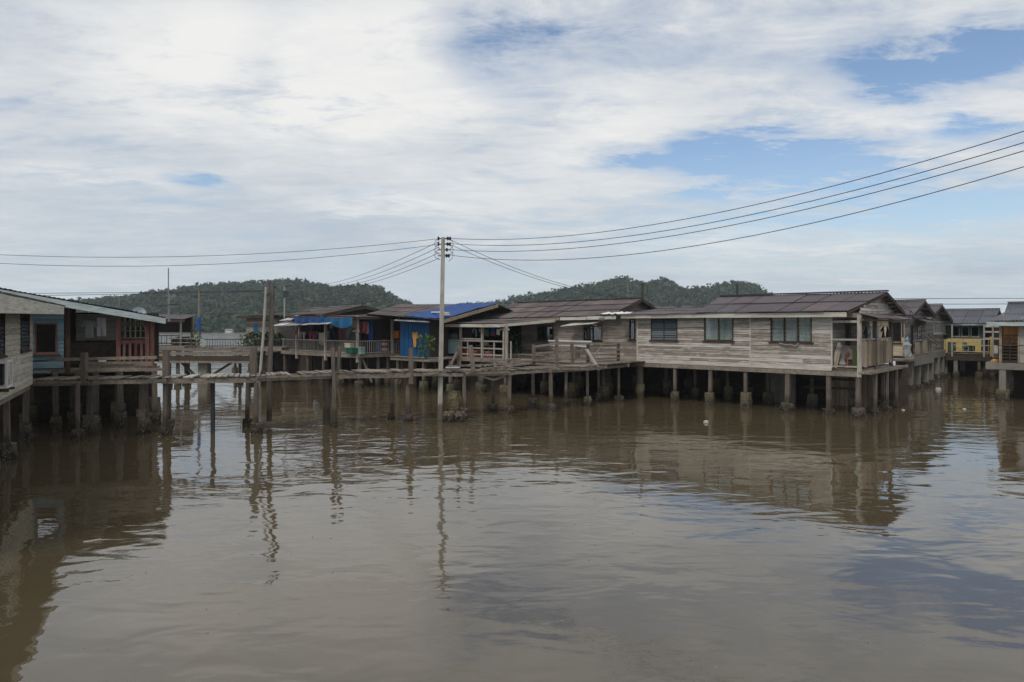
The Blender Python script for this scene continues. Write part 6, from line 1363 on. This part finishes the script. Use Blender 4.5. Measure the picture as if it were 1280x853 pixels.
zc_ = o2.Z(436.5, 0.4, -1.5)
MB().box(-0.2, 0.1, o2.V(1150, 0.4) - 0.6, 0.0, zn - 0.3, zc_ + 0.7).build('link_wall', 'plank_v', n2)

# ------------------------------------------------------------------ the house with the yellow balcony closing the channel
yf = Fr(px=1182, Y=54.0)
yh = thing('yellow_balcony_house', 'green-walled house with a yellow balcony closing the end of the channel', 'house', yf)
ye = yf.U(1230); yb = yf.U(1243)
oy = [(yf.U(1190), yf.U(1199.5), yf.Z(421, 1), yf.Z(408, 1)), (yf.U(1202), yf.U(1211.5), yf.Z(421, 1), yf.Z(408, 1)), (yf.U(1213.5), yf.U(1224), yf.Z(421, 1), yf.Z(408, 1))]
MB(front(-0.0)).slab(-1.5, ye, 1.9, 4.2, oy).boards(-1.5, ye, 1.9, 4.2, oy, 0.18).build('wall', 'palegreen', yh)
for h in oy:
    window(yh, front(0), *h, 1, None, None, 'post_pale', 0.05)
MB().box(ye, yb + 1.6, 0.5, 0.58, 1.88, 3.95).build('lean_to_wall', 'dark', yh)
MB().box(ye - 0.09, ye, 0.1, 5, 1.9, 4.2).box(-1.5, ye, 5, 5.1, 1.9, 4.2).box(-1.5, -1.4, 0.1, 5, 1.9, 4.2).build('wall', 'palegreen', yh)
MB().box(-1.5, ye, 0.1, 5, 1.75, 1.88).build('floor', 'plank_dark', yh)
gable(yh, -2.6, ye + 0.3, 0, 5, 4.12, 5.25, 'roof_blue', 0.7, 0.4, 0.3, 0.4, 2, 'plank_dark')
MB().box(-2.9, ye + 0.6, -0.68, -0.64, 3.98, 4.12).build('fascia', 'trim_grey', yh)
deck(yh, -1.0, yb + 0.6, -1.5, 0, 1.85)
by0, by1 = yf.Z(440, 1, -1.5), yf.Z(423.5, 1, -1.5)
for a_, b_, z0_, z1_ in ((yf.U(1184, -1.5), yf.U(1226.5, -1.5), by1 - 0.27, by1), (yf.U(1195, -1.5), yf.U(1203, -1.5), by0, by1 - 0.28), (yf.U(1209, -1.5), yf.U(1226.5, -1.5), by0 + 0.5, by1 - 0.28), (yf.U(1219, -1.5), yf.U(1226.5, -1.5), by0, by0 + 0.49)):
    MB(front(-1.5)).box(a_, b_, 0, 0.03, z0_, z1_).build('balcony_panel', 'yellow', yh)
railing(yh, [(yf.U(1192, -1.48), -1.48), (yf.U(1242, -1.48), -1.48)], 1.9, 1.05, 0.3, 0.05, 'trim', mid=True)
for px in (1190, 1230, 1241): u = yf.U(px, -1.5); MB().bar((u, -1.46, 1.6), (u, -1.46, 4.05), 0.1).build('porch_post', 'post_pale', yh)
for pa, pb, mt, lb in ((1180, 1184.5, 'yellow', 'yellow cloth draped at the left end of the yellow balcony'), (1237.5, 1240.5, 'yellow', 'long pale yellow cloth hanging by the right railings')):
    q = MB(); q.cloth((yf.U(pa, -1.6), -1.62, by1 - 0.05 if pa < 1200 else by1 + 0.2), (yf.U(pb, -1.6), -1.62, by1 - 0.02 if pa < 1200 else by1 + 0.2), 1.0 if pa < 1200 else 1.5, 1.5, 0.05)
    loose(q, 'draped_cloth', mt, lb, 'cloth', yf, 'yellow cloths at the channel end', solid=0.012)
for u in (-0.8, 0.9, 2.4, yb):
    for v in (-1.3, 1.5): post(yh, u, v, 1.8, 0.34 if u == 0.9 else 0.22, (0.5, 0.6), 'concrete_wall' if u == 0.9 else 'post')
MB().box(-1.5, yb + 3, 1.6, 1.66, -0.3, 1.75).build('skirt_and_shade_wall', 'plank_dark', yh); MB().box(-1.2, yb, -1.45, -1.35, 1.3, 1.8).build('rim_beam', 'plank_dark', yh)  # full-height dark wall added to darken the space underneath
q = MB(); ux = yf.U(1222, -1.9)
q.bar((0, 0, 0), (2.0, -0.6, 0.1), 0.12).bar((0.0, 0.3, 0.02), (1.9, -0.2, 0.12), 0.1)
for k, px in enumerate((1197, 1214, 1221)):
    q = MB(); leaves(q, (0, 0, 0.32), 0.26, 45, 0.24, 1.0); q.tube([(0, 0, 0), (0, 0, 0.2)], 0.11, 8, 0.14)
    single(q, 'balcony_plant', 'leaf_dark', ('dark green plant behind the open left bay of the yellow balcony', 'dark green plant behind the rail in the middle of the yellow balcony', 'dark green plant at the right of the yellow balcony')[k], 'plant', yf, (yf.U(px, -1.2), -1.2, 1.87), 'plants on the yellow balcony')
q = MB(); q.box(-0.35, 0.35, -0.2, 0.2, 0, 0.6).box(-0.32, 0.32, -0.22, -0.2, 0.05, 0.55)
single(q, 'white_cabinet', 'white', 'small white cabinet by the railings right of the yellow balcony', 'cabinet', yf, (yf.U(1245, -1.0), -1.0, 1.87 + 0.02))
for k, z in enumerate((3.0, 3.5, 3.9)): MB().bar((ye + 0.2, -1.2, z), (yb + 1.0, -1.6, z), 0.06, 0.12).build('rail', 'trim', yh)
MB().bar((ye + 0.5, -1.9, 0.75), (yb + 0.9, -3.2, 0.85), 0.14, 0.12).build('boom', 'plank', yh)

# ------------------------------------------------------------------ right edge: the house with the ochre drape
rf_ = Fr(px=1249, Y=36.8)
rh = thing('drape_house', 'house at the right edge with an ochre drape behind a slatted balcony', 'house', rf_)
rE = 5.0; zq = rf_.Z(453, 0)
dU0, dU1 = rf_.U(1253.5), rf_.U(1274)
MB(front(1.0)).slab(0, rE, zq, 4.4).build('wall', 'dark', rh)
MB(front(0)).slab(dU1 + 0.03, rE, zq, 4.45).boards(dU1 + 0.03, rE, zq, 4.45, (), 0.5, 0.012, 6).build('wall', 'concrete', rh)
MB().box(-0.0, 0.09, 0.02, 6, zq, 4.4).box(0, rE, 6, 6.1, zq, 4.4).build('wall', 'board_dark', rh)
MB(front(0)).box(0, 0.12, -0.06, 0.04, zq, 4.4).box(dU1 - 0.06, dU1 + 0.03, -0.06, 0.04, zq, 4.4).build('porch_post', 'plank_v', rh)
MB().box(-0.6, rE, -0.1, 6, zq - 0.38, zq - 0.02).build('floor_beam', 'concrete_wall', rh)
q = MB(front(0))
for z in np.linspace(zq + 0.05, rf_.Z(420, 0), 9): q.box(0.12, dU1 - 0.06, 0.0, 0.05, float(z), float(z) + 0.07)
for u in (0.12 + (dU1 - 0.2) / 2,): q.box(u, u + 0.05, 0.052, 0.09, zq, rf_.Z(419, 0))
q.build('railing', 'brownframe', rh)
q = MB(); q.tube([(-0.1, -0.3, rf_.Z(432, 0)), (rE, -0.3, rf_.Z(430, 0))], 0.025).tube([(0.0, -0.3, zq), (0, -0.3, rf_.Z(432, 0))], 0.025)
q.build('handrail', 'metal_dark', rh)
q = MB(); q.cloth((dU0 - 0.12, 0.3, 4.35), (dU1 - 0.05, 0.3, 4.35), 1.35, 2.5, 0.06, 26, 10)
loose(q, 'drape', 'orange', 'ochre drape hanging behind the slatted balcony at the right edge', 'curtain', rf_, solid=0.012)
lean(rh, ((rf_.U(1233, -0.5), -0.5, rf_.Z(401.5, 0, -0.5)), (rE, -0.5, rf_.Z(401.5, 0, -0.5)), (rE, 3.5, 5.0), (rf_.U(1233, -0.5) + 0.8, 3.5, 5.0)), 'roof_blue', 'roof', courses=2)
MB().box(rf_.U(1233, -0.5), rE, -0.5, -0.46, rf_.Z(401.5, 0, -0.5) - 0.26, rf_.Z(401.5, 0, -0.5) - 0.04).build('fascia', 'trim_grey', rh)
for u in (0.15, 1.5, 3.0, 4.6):
    for v in (0.1, 2.4): post(rh, u, v, zq - 0.3, 0.36 if u < 1 else 0.24, (0.7, 0.6), 'concrete_wall' if u < 1 else 'post', 'pillar')
MB().box(0.3, rE, 3.0, 3.06, -0.3, zq - 0.38).build('skirt_and_shade_wall', 'plank_dark', rh)  # added dark wall, stops light showing through under the floor
q = MB(); q.tube([(0, 0, 0), (0, 0, 0.09)], 0.05, 8); q.rough(0, 0, -0.2, 0.0, 0.13, 0.13, 0.005, 0.1, 0.5)
single(q, 'porch_lamp', 'white', 'white globe lamp under the eave left of the ochre drape', 'lamp', rf_, (-0.35, -0.1, 4.22))
q = MB(); q.rough(0, 0, 0, 0.5, 0.16, 0.16, 0.03, 0.3, 0.5)
single(q, 'orange_float', 'orange', 'faded orange float hung at the corner of the drape house', 'float', rf_, (-0.25, 0.3, zq - 0.35))
wf = Fr(px=1256, Y=47.0)
wh = thing('back_house', 'taller grey-roofed house rising behind the house at the right edge', 'house', wf)
gable(wh, 0, 6, 0, 5, wf.Z(399, 0), wf.Z(378.5, 1, 2.5), 'roof_blue', 0.3, 0.3, 0.1, 0.3, 2, 'plank_dark')
MB(front(0)).slab(0, 6, 2.0, 4.4).boards(0, 6, 2.0, 4.4, (), 0.16).build('wall', 'board_dark', wh)
MB().box(0, 0.09, 0.1, 5, 2, 4.4).box(0, 6, 5, 5.1, 2, 4.4).box(5.9, 6, 0.1, 5, 2, 4.4).box(0, 6, 0.1, 5, 1.9, 2.0).build('wall', 'board_dark', wh)
for u in (0.2, 2, 4, 5.8):
    for v in (0.2, 4.8): post(wh, u, v, 1.95, 0.22, (0.5, 0.6))

# ------------------------------------------------------------------ small things on the water and far shore
for px, py, r, mt, lb in ((1173, 488, 0.17, 'white', 'white float drifting in the channel between the houses'), (1205.5, 512.5, 0.08, 'white', 'tiny white scrap drifting in the middle of the channel'), (1129, 513.5, 0.07, 'white', 'tiny white scrap drifting off the corner balcony stilts'),
                          (882.5, 528.5, 0.10, 'white', 'small white bottle drifting in front of the grey house')):
    X, Y = onwater(px, py); q = MB(); q.rough(0, 0, -0.1, r * 0.9, r, r * 0.7, 0.02, 0.2, 0.5)
    single(q, 'floating_litter', 'trim_white', lb, 'litter', WORLD, (X, Y, 0.0), 'litter on the water')
X, Y = onwater(111, 678); q = MB(); q.bar((-0.10, 0, 0.0), (0.16, 0.12, 0.02), 0.035, 0.02)
single(q, 'floating_stick', 'post_pale', 'pale stick floating on the near water below the blue house', 'stick', WORLD, (X, Y, 0.0))
t = thing('shore_hut', 'tiny white hut at the foot of the far wooded hill', 'hut', WORLD, *P(287, 414.4, 326.5))
MB().box(-1.5, 1.5, -1.5, 1.5, -1.0, 0.5).build('wall', 'white', t); MB().hexa([(-1.8, -1.8, 0.5), (1.8, -1.8, 0.5), (1.8, 1.8, 0.5), (-1.8, 1.8, 0.5), (-1.6, -0.2, 1.2), (1.6, -0.2, 1.2), (1.6, 0.2, 1.2), (-1.6, 0.2, 1.2)]).build('roof', 'roof_pale', t)

# specks of foam drifting on the near water
q = MB()
for k in range(60):
    Y = 8 + 14 * R(0, 1) ** 1.6; X = R(-0.72, 0.72) * Y; r = R(0.008, 0.022); n = 7; a0 = R(0, 6)
    ring = [(X + r * math.cos(a0 + 2 * math.pi * i / n) * R(0.7, 1.2), Y + r * math.sin(a0 + 2 * math.pi * i / n) * R(0.7, 1.2), 0.001) for i in range(n)]
    q.add(ring + [(X, Y, 0.012)], [(i, (i + 1) % n, n) for i in range(n)])
o = q.build('foam_specks', 'plank'); tag(o, 'tiny specks of foam scattered over the near muddy water', 'foam', None, 'stuff')
